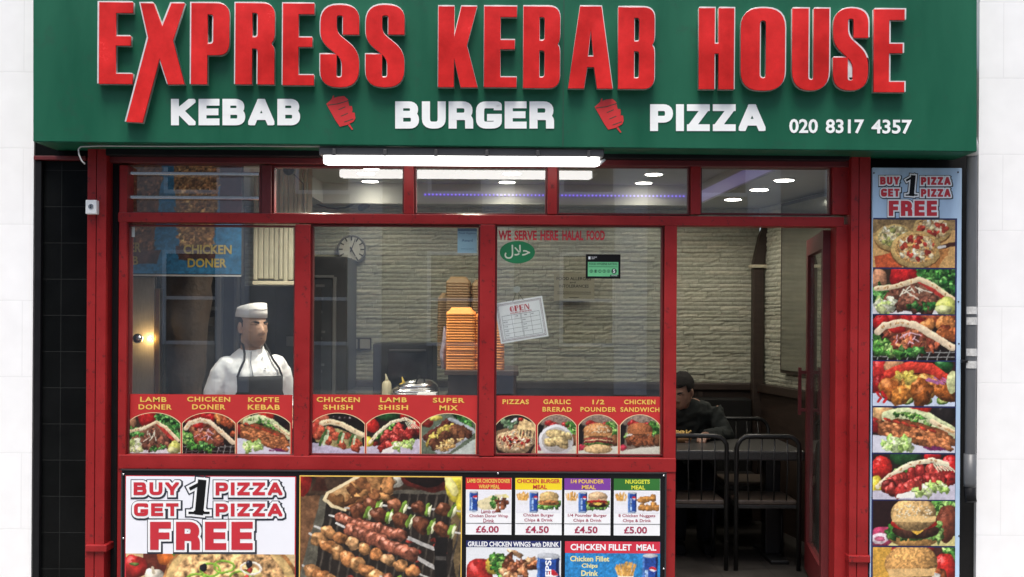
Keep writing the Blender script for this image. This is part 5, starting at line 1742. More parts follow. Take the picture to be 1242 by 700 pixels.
hy = thing('hygiene_sticker', 'small black and green food hygiene rating sticker on the window', 'sticker', W(732, 323, GL - .003))
fl = Flat(GL - .003); fl.rect(710.5, 308.5, 752.5, 338); fl.build('backing', M['ink_black'], hy)
fl = Flat(GL - .0036); fl.rect(713, 317.8, 750, 335.3); fl.build('green_field', mat('mint_film', (.16, .55, .26), .4), hy)
fl = Flat(GL - .0042); fl.text('FOOD HYGIENE RATING', 714.5, 318.9, 748.5, 321.6, .01); fl.rect(714, 323.4, 749, 323.9)
for i in range(5):
    x = 717.2 + i * 5.2
    for k in range(12):
        a0, a1 = 2 * math.pi * k / 12, 2 * math.pi * (k + 1) / 12
        fl.add([(x + 2 * math.cos(a0), 329 + 2 * math.sin(a0)), (x + 2 * math.cos(a1), 329 + 2 * math.sin(a1)), (x + 1.5 * math.cos(a1), 329 + 1.5 * math.sin(a1)), (x + 1.5 * math.cos(a0), 329 + 1.5 * math.sin(a0))])
    fl.text(str(i), x - .7, 327.8, x + .7, 330.2, .01)
fl.add([(744.8 + 3.3 * math.cos(a), 329 + 3.3 * math.sin(a)) for a in np.linspace(0, 2 * math.pi, 21)[:-1]])
fl.rect(740, 333.4, 750, 335.3)
fl.build('scale_print', mat('dark_green_ink', (.01, .06, .03), .5), hy)
fl = Flat(GL - .0046); fl.text('5', 743.5, 326.8, 746.1, 331.2, .03); fl.text('GOOD', 741.5, 333.8, 748.5, 334.9, .01); fl.rect(713.6, 311.2, 716.2, 314.6); fl.text('FOOD STANDARDS', 717.2, 311.4, 724, 312.6, .01); fl.text('AGENCY', 717.2, 313.2, 721.5, 314.4, .01)
fl.build('white_print', M['paper'], hy)

# opening hours card hanging tilted from a suction hook
oc = thing('opening_card', 'tilted white opening hours card hanging in the window on a string', 'card', W(632.5, 388, GL + .012))
A_ = math.radians(9.6)
def card_pts(rects_, d, lift=0):
    pass
OCD = GL + .012
k_ = (DIST + OCD) / DIST / PXM
cc = W(632.5, 388, OCD)
def cpt(u, v, dy=0.0):        # card coordinates in px from its centre, v down
    x, z = u * k_, -v * k_
    return Vector((cc.x + x * math.cos(A_) - z * math.sin(A_), OCD - dy, cc.z + x * math.sin(A_) + z * math.cos(A_)))
def card_mesh(name, quads, material, dy):
    me = bpy.data.meshes.new(name)
    V, F = [], []
    for q in quads:
        i = len(V)
        V += [tuple(cpt(u, v, dy)) for u, v in q]
        F.append(tuple(range(i, i + len(q))))
    me.from_pydata(V, [], F)
    me.materials.append(material)
    return link(me, name, oc)
def rq(u0, v0, u1, v1): return [(u0, v1), (u1, v1), (u1, v0), (u0, v0)]
b = MB()
front_ = [cpt(u, v, 0) for u, v in rq(-29.3, -24.8, 29.3, 24.8)]
vs = [b.bm.verts.new(p) for p in front_]; vb = [b.bm.verts.new(p + Vector((0, .004, 0))) for p in front_]
b.bm.faces.new(vs); b.bm.faces.new(vb[::-1])
for i in range(4): b.bm.faces.new([vs[i], vb[i], vb[(i + 1) % 4], vs[(i + 1) % 4]])
b.build('card', M['paper'], oc)
fr = []
for (u, v, t_) in ((27, 22.5, .5), (25.6, 21.1, .35)):
    fr += [rq(-u, -v, u, -v + t_), rq(-u, v - t_, u, v), rq(-u, -v + t_, -u + t_, v - t_), rq(u - t_, -v + t_, u, v - t_)]
card_mesh('border_line', fr, mat('purple_brown_ink', (.14, .03, .07), .5), .0008)
gr = [rq(-23, -8, 23, -7.6), rq(-23, 19, 23, 19.4)]
for y in (-2.5, 3, 8.4, 13.7): gr.append(rq(-23, y, 23, y + .35))
for x in (-23, -11.5, -.5, 0.6, 11.5, 22.7): gr.append(rq(x, -7.5, x + .35, 18.9))
card_mesh('timetable_grid', gr, mat('grey_ink', (.22, .22, .24), .6), .0008)
letters = []
def L_(x, quads): letters.extend([[(x + u, v) for u, v in q] for q in quads])
half = lambda cx, cy, rx, ry, a0, a1: [(cx + rx * math.cos(t), cy + ry * math.sin(t)) for t in np.linspace(a0, a1, 10)]
# heavy poster letters OPEN: thick left half, thin right
L_(-12, [half(2.3, -14.8, 2.3, 3.4, math.pi / 2, math.pi * 1.5), [(2.6, -18.2), (3.4, -18.1), (4.6, -16.6), (4.6, -13), (3.4, -11.5), (2.6, -11.4), (3.9, -13.4), (3.9, -16.2)]])
L_(-6, [rq(0, -18.2, 2.2, -11.4), [(2.5, -18.2), (4, -18), (4.8, -16.6), (4, -15.0), (2.5, -14.6), (2.5, -15.2), (3.8, -16), (3.8, -17), (2.5, -17.6)]])
L_(-.2, [rq(0, -18.2, 2.2, -11.4), rq(2.5, -18.2, 4.8, -17.5), rq(2.5, -15.2, 4.4, -14.5), rq(2.5, -12.1, 4.8, -11.4)])
L_(5.8, [rq(0, -18.2, .8, -11.4), [(0.9, -18.2), (2.6, -18.2), (6, -11.4), (4.3, -11.4)], rq(5.2, -18.2, 6, -12.8)])
card_mesh('open_lettering', letters, M['ink_red'], .0008)
def ctext(name, items, material):
    V, F = [], []
    for (tx, u0, v0, u1, v1) in items:
        vv, ff = text_data(tx, .02)
        i = len(V)
        V += [tuple(cpt(u0 + a * (u1 - u0), v1 + b_ * (v0 - v1), .0009)) for a, b_ in vv]
        F += [tuple(j + i for j in q) for q in ff]
    me = bpy.data.meshes.new(name); me.from_pydata(V, [], F); me.materials.append(material); link(me, name, oc)
ctext('subtitle', [('HOURS OF BUSINESS', -12, -10.6, 14, -9)], M['ink_red'])
ctext('timetable_words', [('AM', -6.5, -6.3, -3.5, -5), ('PM', 4.2, -6.3, 7.4, -5), ('AM', 12.6, -6.3, 15.6, -5), ('MON', -22, -.7, -17, .7), ('TUE', -22, 4.8, -17.5, 6.2), ('WED', -22, 10.2, -17, 11.6), ('THU', -22, 15.5, -17.5, 16.9), ('FRI', 1.6, -.7, 5, .7), ('SAT', 1.6, 4.8, 6, 6.2), ('SUN', 1.6, 10.2, 6, 11.6)], mat('grey_ink', (.22, .22, .24), .6))
hk = W(627, 352.5, GL + .008)
b = MB(); b.tube([cpt(-7, -23.5, .001), hk, cpt(6, -23.5, .001)], .0016, 6); b.build('string', M['ink_black'], oc)
t = thing('suction_hook', 'small clear suction hook on the window holding the opening hours card', 'hook', W(627, 353, GL))
b = MB(); b.tube([(hk.x, GL + .001, hk.z + .006), (hk.x, GL + .006, hk.z + .006), (hk.x, GL + .012, hk.z + .006)], [.019, .016, .006], 20); b.build('cup', mat('cloudy_plastic', (.42, .43, .38), .2, .1), t)
b = MB(); b.tube([(hk.x, GL + .012, hk.z + .006), (hk.x, GL + .016, hk.z + .002), (hk.x, GL + .018, hk.z - .008), (hk.x, GL + .012, hk.z - .012)], .0025, 8); b.build('hook', M['silver'], t)

aw = thing('award_notice', 'pale blue award notice stuck at the top of the middle window', 'notice', W(567, 292, GL + .004))
fl = Flat(GL + .004); fl.rect(555, 277, 578.5, 307); fl.build('sheet', mat('pale_blue_paper', (.30, .50, .62), .6, .05), aw)
fl = Flat(GL + .0034); fl.rect(555, 277, 578.5, 280.5)
fl.text('Food Hygiene', 556.5, 281.6, 577, 284.6, .015); fl.text('Award', 560, 290, 573.5, 293.4, .02); fl.text('www.award', 559, 301, 574.5, 302.6, .01)
fl.build('print', mat('blue_ink', (.05, .15, .28), .5), aw)
al = thing('allergy_notice', 'faded paper notice about food allergies on the stone back wall', 'notice', W(696, 350, BD - .06))
fl = Flat(BD - .06); fl.rect(672, 332, 721, 365); fl.build('sheet', mat('faded_paper', (.36, .34, .24), .8, .05), al)
fl = Flat(BD - .0606); fl.text('FOOD ALLERGIES', 675, 336, 717, 340, .02); fl.text('and', 691, 341.5, 698, 343.6, .02); fl.text('INTOLERANCES', 678, 345.2, 714, 349, .02)
fl.rect(676, 354, 717, 354.7); fl.rect(676, 356.2, 717, 356.9); fl.rect(690, 360.5, 702, 361.2)
fl.build('print', mat('brown_ink', (.04, .04, .03), .6), al)
t = thing('paper_scrap', 'small white paper slip in the top corner of the left window', 'paper', W(157, 280, GL + .003))
fl = Flat(GL + .003); fl.rect(153.5, 273.5, 163.5, 287.5); fl.build('slip', M['paper'], t)

# ------------------------------------------------------------------ inside: the grill end
db = thing('doner_sign', 'blue menu sign with brown doner cones and yellow words above the grill', 'sign', W(210, 260, .45))
b = MB(); xa, za, xb, zb = RC(120, 196, 293, 333.5, .45); b.box(xa, xb, .452, .5, za, zb + .12, .003); b.build('panel', M['black'], db)
M['added_glow_print'] = attr_mat('added_glow_print', .4)
p_ = M['added_glow_print'].node_tree.nodes['Principled BSDF']
at_ = [n for n in M['added_glow_print'].node_tree.nodes if n.type == 'ATTRIBUTE'][0]
M['added_glow_print'].node_tree.links.new(at_.outputs['Color'], p_.inputs['Emission Color'])
p_.inputs['Emission Strength'].default_value = .09  # faint glow added to the print to brighten the sign
print_obj('doner_picture', pic_doner_board(190, 160), 120, 192, 293, 332, .4505, db, M['added_glow_print'])
fl = Flat(.449)
fl.text('DONER', 130, 294, 171, 306, .03); fl.text('KEBAB', 131, 310.5, 167.5, 321, .03)
fl.text('CHICKEN', 222.5, 297, 281, 308.3, .03); fl.text('DONER', 227.5, 313.5, 275, 324.6, .03)
fl.build('lettering', mat('ochre_ink', (.5, .38, .08), .5), db)
b = MB(); b.box(xa, xb, .446, .452, za - .008, za + .002); b.build('lower_edge', M['silver'], db)

t = thing('grill_shield', 'brushed steel heat shield of the doner grill with a warm glow', 'grill', W(172, 480, .6))
b = MB(); b.pbox(140, 336, 187, 540, .62, .66, .004); b.build('steel_panel', M['steel'], t)
b = MB(); b.pbox(187.3, 350, 193.5, 540, .6, .66, .003); b.build('brass_edge', mat('brass', (.6, .42, .16), .3, .15, metal=1.0), t)
c = W(167, 410.5, .52)
b = MB(); b.tube([(c.x - .12, .55, c.z), (c.x - .02, .53, c.z)], .009, 10); b.ball((c.x, .52, c.z), .03, .026, .03, 18, 12); b.build('knob', M['steel2'], t)
c2 = W(172, 411, .6)
b = MB(); b.ball((c2.x + .045, .606, c2.z), .011, .008, .011, 12, 8); b.build('glowing_burner', emit('gas_glow', (1, .62, .2), 9.0), t)
ld = bpy.data.lights.new('burner_lamp', 'POINT'); ld.energy = .6; ld.color = (1, .62, .25); ld.shadow_soft_size = .02
lo_ = bpy.data.objects.new('burner_lamp', ld); COL.objects.link(lo_); lo_.parent = t; lo_.location = Vector((c2.x + .03, .55, c2.z)) - Vector(t.location)
# hanging curly cord in front
t = thing('curly_cord', 'white twisted cord hanging inside the left edge of the window', 'cord', W(155, 400, .1))
b = MB(); p0, p1 = W(152.8, 336, .09), W(155.5, 396, .09)
pts = [p0 + (p1 - p0) * i / 60 + Vector((math.sin(i * 1.1) * .006 * (i > 24), math.cos(i * 1.1) * .006 * (i > 24), 0)) for i in range(61)]
b.tube(pts, .003, 6); b.build('cord', mat('white_cable', (.5, .5, .48), .6), t)

dn = thing('doner_kebab', 'tall cone of brown doner meat turning on a spit behind the window', 'doner meat', W(224, 480, .75))
c = W(224, 400, .75)
b = MB()
rg = random.Random(4)
zz = [1.0 + .078 * i for i in range(13)]
b.loft([((c.x, .78, z), (.09 + .075 * i / 12) * rg.uniform(.93, 1.07), (.09 + .075 * i / 12) * rg.uniform(.93, 1.07)) for i, z in enumerate(zz)], 28)
for v in b.bm.verts:
    v.co += Vector((rg.uniform(-1, 1), rg.uniform(-1, 1), rg.uniform(-1, 1))) * .007
b.build('meat', mat('roast_meat', (.035, .02, .012), .7, .5, 12, .6, 40), dn)
b = MB(); b.tube([(c.x, .78, .93), (c.x, .78, 2.1)], .008, 10); b.build('spit', M['steel2'], dn)
b = MB(); b.tube([(c.x, .78, .95), (c.x, .78, .985)], .17, 24); b.build('drip_tray', M['steel2'], dn)

gm = thing('grill_cabinet', 'dark grill housing with steel fittings behind the hanging doner meat', 'grill', W(230, 500, 1.15))
b = MB(); b.pbox(120, 250, 292, 640, 1.2, 1.3, .004, at=1.2); b.build('back_panel', M['soft_black'], gm)
for x, w_ in ((196, 3), (208, 2), (262, 5), (283, 4)):
    b = MB(); b.pbox(x, 336, x + w_, 600, 1.12, 1.19, .003); b.build('upright', mat('dim_steel', (.09, .085, .08), .4, .2, metal=.6), gm)
b = MB(); b.pbox(196, 372, 262, 376, 1.1, 1.19, .003); b.build('rail', mat('dim_steel', (.09, .085, .08), .4), gm)
b = MB(); b.pbox(226, 385, 260, 470, 1.15, 1.19, .004); b.build('burner_plate', mat('sooty_metal', (.05, .047, .045), .4, .4, 14, metal=.4), gm)
b = MB(); b.pbox(228, 395, 258, 402, 1.12, 1.148, .003); b.build('slot', M['black'], gm)

cs = thing('strip_curtain', 'cream ribbed plastic strips hanging above the chef', 'curtain', W(330, 260, .86))
b = MB()
rg = random.Random(9)
x = 307
while x < 372:
    w_ = rg.uniform(4.5, 7)
    b.pbox(x, 190, x + w_ - .5, 340 + rg.uniform(-2, 2), .85 + rg.uniform(0, .02), .88, .006, at=.85)
    x += w_
b.build('strips', mat('cream_ribs', (.33, .31, .23), .55, .25, 4), cs)
b = MB(); b.pbox(306, 341, 373, 345.5, .83, .9, .003); b.build('bottom_rail', M['cream'], cs)
dk = thing('dark_cupboard', 'tall dark cupboard on the far side of the counter behind the chef', 'cupboard', W(335, 640, 1.6))
b = MB(); b.pbox(293, 347, 374, 660, 1.6, 2.1, .006, at=1.6); b.build('carcass', M['soft_black'], dk)
b = MB(); b.pbox(333, 350, 334, 655, 1.594, 1.61, 0); b.build('door_gap', M['black'], dk)
b = MB(); b.pbox(347, 408, 356, 420, 1.585, 1.6, .003); b.build('label_plate', mat('dim_plate', (.07, .07, .07), .5), dk)

fg = thing('drinks_fridge', 'tall dark fridge with a glass door against the stone back wall', 'fridge', W(395, 640, 2.2))
b = MB(); b.pbox(360, 311, 420, 640, 2.2, 2.72, .01, at=2.2); b.build('cabinet', mat('dark_grey_enamel', (.03, .032, .033), .35, .2), fg)
b = MB(); b.pbox(374, 338, 402, 520, 2.17, 2.199, .004); dr = b.build('door', mat('fridge_glass', (.045, .05, .055), .12, .3, 4), fg)
b = MB(); b.pbox(403, 336, 407, 520, 2.17, 2.2, .003); b.build('door_edge', mat('mid_grey', (.16, .16, .155), .4), fg)
b = MB(); b.pbox(374, 334, 404, 337, 2.165, 2.2, .002); b.build('door_top', mat('mid_grey', (.16, .16, .155), .4), fg)
rg = random.Random(2)
b = MB()
for i in range(16): 
    y = 345 + i * 8; b.pbox(378 + rg.uniform(0, 5), y, 386 + rg.uniform(0, 8), y + 3, 2.166, 2.172)
b.build('stock', mat('faint_cartons', (.12, .12, .12), .4, .5, 20), fg)

# clock
ck = thing('wall_clock', 'round white wall clock with black hands on the stone back wall', 'clock', W(426.5, 302.5, BD - .05))
c = W(426.5, 302.5, BD - .06); R0 = 17.6 * (DIST + BD) / DIST / PXM
b = MB(); b.tube([(c.x + math.cos(a) * R0 * .93, BD - .055, c.z + math.sin(a) * R0 * .93) for a in np.linspace(0, 2 * math.pi, 41)], R0 * .075, 10); b.disc_y(c, R0 * .93, BD - .01, BD - .05, 40); b.build('rim', mat('grey_rim', (.16, .16, .15), .35), ck)
fl = Flat(BD - .0535); fl.add([(426.5 + 16.5 * math.cos(a), 302.5 + 16.5 * math.sin(a)) for a in np.linspace(0, 2 * math.pi, 41)[:-1]]); fl.build('dial', mat('dial_paper', (.62, .61, .52), .6, .03), ck)
b = MB()
for i in range(12):
    a = math.pi * i / 6
    p = Vector((c.x + math.sin(a) * R0 * .74, BD - .066, c.z + math.cos(a) * R0 * .74)); u = Vector((math.sin(a), 0, math.cos(a))); v_ = Vector((math.cos(a), 0, -math.sin(a)))
    l_, w_ = (.016, .005)
    b.quad([p - u * l_ - v_ * w_, p + u * l_ - v_ * w_, p + u * l_ + v_ * w_, p - u * l_ + v_ * w_])
b.build('hour_marks', M['ink_black'], ck)
for a, l_, w_ in ((150, .55, .006), (20, .74, .0045)):
    a = math.radians(a); u = Vector((math.sin(a), 0, math.cos(a))); v_ = Vector((math.cos(a), 0, -math.sin(a))); p = Vector((c.x, BD - .069 - w_ * .3, c.z))
    b = MB(); b.quad([p - u * .02 - v_ * w_, p + u * R0 * l_ - v_ * w_ * .6, p + u * R0 * l_ + v_ * w_ * .6, p - u * .02 + v_ * w_]); b.build('hand', M['ink_black'], ck)

# security camera in front of the strip curtain, cable and small camera on the back wall
cm = thing('security_camera', 'dark dome security camera on a bracket in the upper window above the chef', 'camera', W(350, 205, .75))
c = W(350, 206, .75); b = MB(); b.ball(c, .034, .034, .034, 18, 12); b.build('dome', M['black'], cm)
b = MB(); b.tube([(c.x, .75, c.z + .01), (c.x, .75, c.z + .03), (c.x, .75, c.z + .034)], [.04, .042, .03], 18); b.tube([(c.x, .75, c.z + .034), (c.x, .75, CEIL)], .012, 10); b.build('mount', M['soft_black'], cm)
b = MB(); b.tube([W(356, 211, .76), W(363, 218, .78), W(368, 223, .8), W(369, 258, .8)], .004, 6); b.build('lead', M['grey_pvc'], cm)
hc = thing('loose_cable', 'thin dark cable drooping across the stone wall above the clock', 'cable', W(400, 248, 2.7))
b = MB(); b.tube([W(x, y, 2.7) for x, y in ((373, 236), (376, 243), (385, 248), (397, 252), (408, 253.5), (419, 252), (432, 246.5))], .007, 6); b.build('lead', M['black'], hc)
sc2 = thing('wall_camera', 'small dark bullet camera on the stone wall below the ceiling', 'camera', W(441, 251, 2.68))
b = MB(); p = W(441, 251, 2.68); b.tube([p + Vector((-.02, -.04, -.015)), p + Vector((.025, .05, .02))], [.026, .022], 14); b.tube([p + Vector((.02, .05, .02)), p + Vector((.03, .1, .02))], .01, 8); b.build('body', M['black'], sc2)

sk = thing('wall_sockets', 'double switch plate on the stone wall beside the fridge', 'sockets', W(435, 417, BD - .05))
b = MB(); b.pbox(419.5, 410, 450, 424.5, BD - .05, BD - .02, .004); b.build('surround', M['soft_black'], sk)
for x in (421.5, 436.5): b = MB(); b.pbox(x, 411.5, x + 12, 423, BD - .058, BD - .049, .003); b.build('plate', mat('dull_plate', (.3, .29, .24), .5), sk)

eq = thing('toaster_oven', 'large black kitchen appliance on the back counter below the clock', 'oven', W(490, 478, 2.2))
b = MB(); b.pbox(452, 417, 525, 520, 2.2, 2.65, .01, at=2.2); b.build('casing', M['soft_black'], eq)
b = MB(); b.pbox(470, 428, 518, 470, 2.18, 2.2, .004); b.build('door', mat('smoked_glass', (.012, .012, .013), .12), eq)
b = MB(); b.pbox(472, 424, 516, 426, 2.15, 2.18, .002); b.build('handle', mat('dim_steel', (.09, .085, .08), .4), eq)
bc = thing('back_counter', 'dark counter along the back wall under the black appliance', 'counter', W(460, 700, 2.1))
b = MB(); b.box(W(376, 500, 2.1).x, W(560, 500, 2.1).x, 2.12, BD - .08, 0, W(460, 476, 2.1).z - .035, .004); b.build('cupboard', M['darkwood'], bc)
b = MB(); b.box(W(376, 500, 2.1).x - .01, W(560, 500, 2.1).x + .01, 2.09, BD - .08, W(460, 476, 2.1).z - .034, W(460, 476, 2.1).z, .004); b.build('worktop', mat('dim_worktop', (.06, .06, .06), .3), bc)

# service counter right behind the glass, with the box stacks
CT = W(583, 449.5, .55).z
sc_ = thing('serving_counter', 'brown wooden serving counter carrying the orange box stacks', 'counter', W(583, 700, .7))
xa, xb = W(541, 460, .55).x, W(626.5, 460, .55).x
b = MB(); b.box(xa - .01, xb + .012, .54, 1.3, CT - .03, CT, .004); b.build('top', M['counter'], sc_)
b = MB(); b.box(xa + .01, xb - .02, .57, 1.28, 0, CT - .031, .003); b.build('carcass', mat('dark_laminate', (.03, .024, .02), .5, .2), sc_)
b = MB(); b.box(xb - .022, xb, .555, .62, 0, CT - .032, .003); b.build('corner_trim', M['counter'], sc_)
fc = thing('prep_counter', 'low steel topped counter between the chef and the window', 'counter', W(400, 700, .6))
zt2 = W(500, 481, .75).z
b = MB(); b.box(-2.3, xa - .03, .78, 1.25, 0, zt2 - .03, .004); b.build('cabinet', M['soft_black'], fc)
b = MB(); b.box(-2.31, xa - .025, .7, 1.27, zt2 - .029, zt2, .005); b.build('worktop', M['steel2'], fc)

st = thing('salad_container', 'shiny steel food container with a curved lid on the counter', 'food container', (W(505, 476, .95).x, .95, zt2))
c = Vector((W(503, 470, .95).x, 1.0, zt2))
b = MB(); b.loft([(c + Vector((0, 0, .0)), .15, .12), (c + Vector((0, 0, .03)), .155, .125)], 28, 4); b.build('pan', M['steel2'], st)
b = MB(); b.loft([(c + Vector((0, 0, .031)), .15, .12), (c + Vector((.015, 0, .06)), .125, .11), (c + Vector((.03, 0, .085)), .08, .09), (c + Vector((.04, 0, .095)), .03, .04)], 28, 3); b.build('lid', M['steel2'], st)
b = MB(); b.tube([c + Vector((.01, -.1, .07)), c + Vector((.03, -.11, .12)), c + Vector((.06, -.1, .11)), c + Vector((.07, -.08, .07))], .006, 8); b.build('handle', M['black'], st)
def squeeze_bottle(x, y, colr, label, h=.12):
    p = W(x, y, .95); p.z = zt2; p.y = .95
    t = thing('squeeze_bottle', label, 'sauce bottle', p, 'sauce bottles on the counter')
    b = MB(); b.tube([p, p + Vector((0, 0, h * .5)), p + Vector((0, 0, h * .62)), p + Vector((0, 0, h * .66))], [.032, .03, .022, .014], 18); b.build('bottle', mat('sauce_' + label[:5], colr, .4, .05), t)
    b = MB(); b.tube([p + Vector((0, 0, h * .66)), p + Vector((0, 0, h * .75)), p + Vector((-.008, 0, h))], [.014, .009, .003], 12); b.build('nozzle', mat('sauce_cap' + label[:5], tuple(v * .8 for v in colr), .4), t)
squeeze_bottle(469, 478, (.55, .5, .33), 'cream plastic sauce bottle with a pointed nozzle beside the steel container', .13)
squeeze_bottle(489, 478, (.6, .42, .05), 'yellow plastic sauce bottle beside the steel container', .11)
t = thing('paper_sheets', 'white paper sheets lying on the counter left of the brown counter', 'paper', (W(518, 478, .8).x, .8, zt2))
b = MB(); cx = W(518, 478, .8).x; b.box(cx - .06, cx + .06, .76, .9, zt2 + .001, zt2 + .02, .002); b.build('sheets', M['paper'], t)

# foam boxes: each box in every stack
def foam_box(material, label, group, w, dpt, h):
    t = thing('foam_box', label, 'takeaway box', (0, 0, 0), group)
    b = MB()
    b.loft([((0, 0, 0), w * .5, dpt * .5), ((0, 0, .0145), w * .496, dpt * .496), ((0, 0, .0158), w * .485, dpt * .485), ((0, 0, .022), w * .478, dpt * .478), ((0, 0, h * .75), w * .37, dpt * .38), ((0, 0, h), w * .33, dpt * .34)], 24, 7)
    b.build('shell', material, t, True)
    return t
rg = random.Random(11)
def stack(proto, xpx, d, z0, ztop, pitch, first):
    x = W(xpx, 420, d).x
    n = int((ztop - z0) / pitch)
    for i in range(n):
        p = (x + rg.uniform(-.0012, .0012), d + rg.uniform(-.001, .001), z0 + i * pitch)
        if first and i == 0:
            proto.location = p; first = False
        else:
            c = copy_tree(proto); c.location = p
wO = 36 * (DIST + .66) / DIST / PXM
po = foam_box(M['orange'], 'orange foam takeaway box in the front stacks on the brown counter', 'orange foam boxes stacked on the counter', wO, .17, .05)
stack(po, 559.5, .68, CT, W(559, 378, .68).z, .0165, True)
stack(po, 594, .70, CT, W(594, 380, .70).z, .0165, False)
wT = 30 * (DIST + .95) / DIST / PXM
pt_ = foam_box(M['tan'], 'tan foam takeaway box in the taller stacks behind the orange ones', 'tan foam boxes in the back stacks', wT, .16, .05)
stack(pt_, 556, .95, CT, W(556, 342, .95).z, .0165, True)
stack(pt_, 586, .97, CT, W(586, 345, .97).z, .0165, False)
stack(pt_, 545.5, 1.14, CT, W(545, 360, 1.14).z, .0165, False)
t = thing('plastic_bag', 'crumpled printed plastic bag beside the orange box stack', 'bag', (W(538, 440, .75).x, .75, CT))
b = MB(); c = W(539, 425, .75)
b.loft([((c.x, .75, CT), .02, .05), ((c.x - .006, .75, CT + .1), .022, .05), ((c.x + .004, .76, CT + .17), .018, .045), ((c.x + .008, .76, CT + .26), .012, .03)], 16)
rg2 = random.Random(5)
for v in b.bm.verts: v.co += Vector((rg2.uniform(-1, 1), rg2.uniform(-1, 1), rg2.uniform(-1, 1))) * .005
b.build('bag', mat('mottled_bag', (.35, .3, .36), .35, .6, 25), t)

# ------------------------------------------------------------------ inside: dining chairs and tables by the door
def chair(xpx, d, label, face=1):
    """face 1: back towards the street"""
    c = W(xpx, 600, d)
    t = thing('dining_chair', label, 'chair', (c.x, d, 0), 'black metal dining chairs')
    w = .2
    zb, zs = .86, .45
    b = MB()
    arch = [(c.x - w, d, 0), (c.x - w, d, zb - .08)] + [(c.x - w + .08 - .08 * math.cos(a), d - face * .015, zb - .08 + .08 * math.sin(a)) for a in (.4, .8, 1.2, 1.57)] + [(c.x + w - .08 + .08 * math.sin(a), d - face * .015, zb - .08 + .08 * math.cos(a)) for a in (0, .4, .8, 1.2)] + [(c.x + w, d, zb - .08), (c.x + w, d, 0)]
    b.tube(arch, .015, 10); b.build('back_frame', M['chair'], t)
    for i in range(4):
        x = c.x - w + .08 + i * (2 * w - .16) / 3
        b = MB(); b.tube([(x, d - face * .012, zb - .008), (x + .006 * (i - 1.5), d + face * .01, .66), (x, d, zs)], .005, 6); b.build('back_bar', M['chair'], t)
    b = MB(); b.box(c.x - w + .01, c.x + w - .01, min(d + face * .01, d + face * .4), max(d + face * .01, d + face * .4), zs - .03, zs, .008); b.build('seat', M['seat'], t)
    b = MB(); b.box(c.x - w + .005, c.x + w - .005, min(d + face * .012, d + face * .39), max(d + face * .012, d + face * .39), zs - .055, zs - .031, .003); b.build('seat_rail', M['chair'], t)
    for sx in (-1, 1):
        b = MB(); b.tube([(c.x + sx * (w - .02), d + face * .37, zs - .05), (c.x + sx * (w - .01), d + face * .39, 0)], .013, 8); b.build('leg', M['chair'], t)
    return t
chair(931, .93, 'black metal dining chair nearest the open door, back to the street')
chair(843, .93, 'black metal dining chair half hidden by the red door post, back to the street')
chair(899, 2.13, 'black metal dining chair on the far side of the table, facing the street', -1)
chair(818, 2.13, 'black metal dining chair in which the person in the dark jacket sits', -1)
tb = thing('dining_table', 'long grey speckled dining table just inside the doorway', 'table', (W(895, 600, 1.4).x, 1.4, 0))
xa, xb = W(700, 550, 1.0).x, W(978, 550, 1.0).x
b = MB(); b.box(xa, xb, 1.02, 1.72, .69, .755, .012); b.build('top', M['tabletop'], tb)
for x in (xb - .14, xa + .3):
    b = MB(); b.box(x - .05, x + .05, 1.3, 1.42, .03, .689, .006); b.build('pedestal', M['chair'], tb)
    b = MB(); b.box(x - .06, x + .06, 1.1, 1.62, 0.004, .03, .006); b.build('foot', M['chair'], tb)
bx_ = thing('chip_tray', 'orange brown takeaway tray on the table in front of the seated person', 'food tray', W(820, 534, 1.55))
c = W(822, 530, 1.5)
b = MB(); b.loft([((c.x, 1.5, .757), .08, .06), ((c.x, 1.5, .80), .1, .075)], 20, 5); b.build('tray', mat('card_tray', (.3, .15, .06), .6), bx_)
for i in range(12):
    b = MB(); p = Vector((c.x + rg.uniform(-.07, .07), 1.5 + rg.uniform(-.05, .05), .80)); b.tube([p, p + Vector((rg.uniform(-.05, .05), rg.uniform(-.03, .03), .03))], .006, 6); b.build('chip', mat('chip_gold', (.6, .4, .12), .6), bx_)
bp = thing('wall_bench', 'dark bench back running along the stone wall behind the tables', 'bench', (W(900, 560, 2.6).x, 2.6, 0))
b = MB(); b.box(W(700, 560, 2.6).x, corner_x - .12, 2.5, 2.7, .3, .98, .01); b.build('backrest', M['soft_black'], bp)
b = MB(); b.box(W(700, 560, 2.6).x, corner_x - .12, 2.25, 2.498, .3, .42, .01); b.build('seat', M['soft_black'], bp)

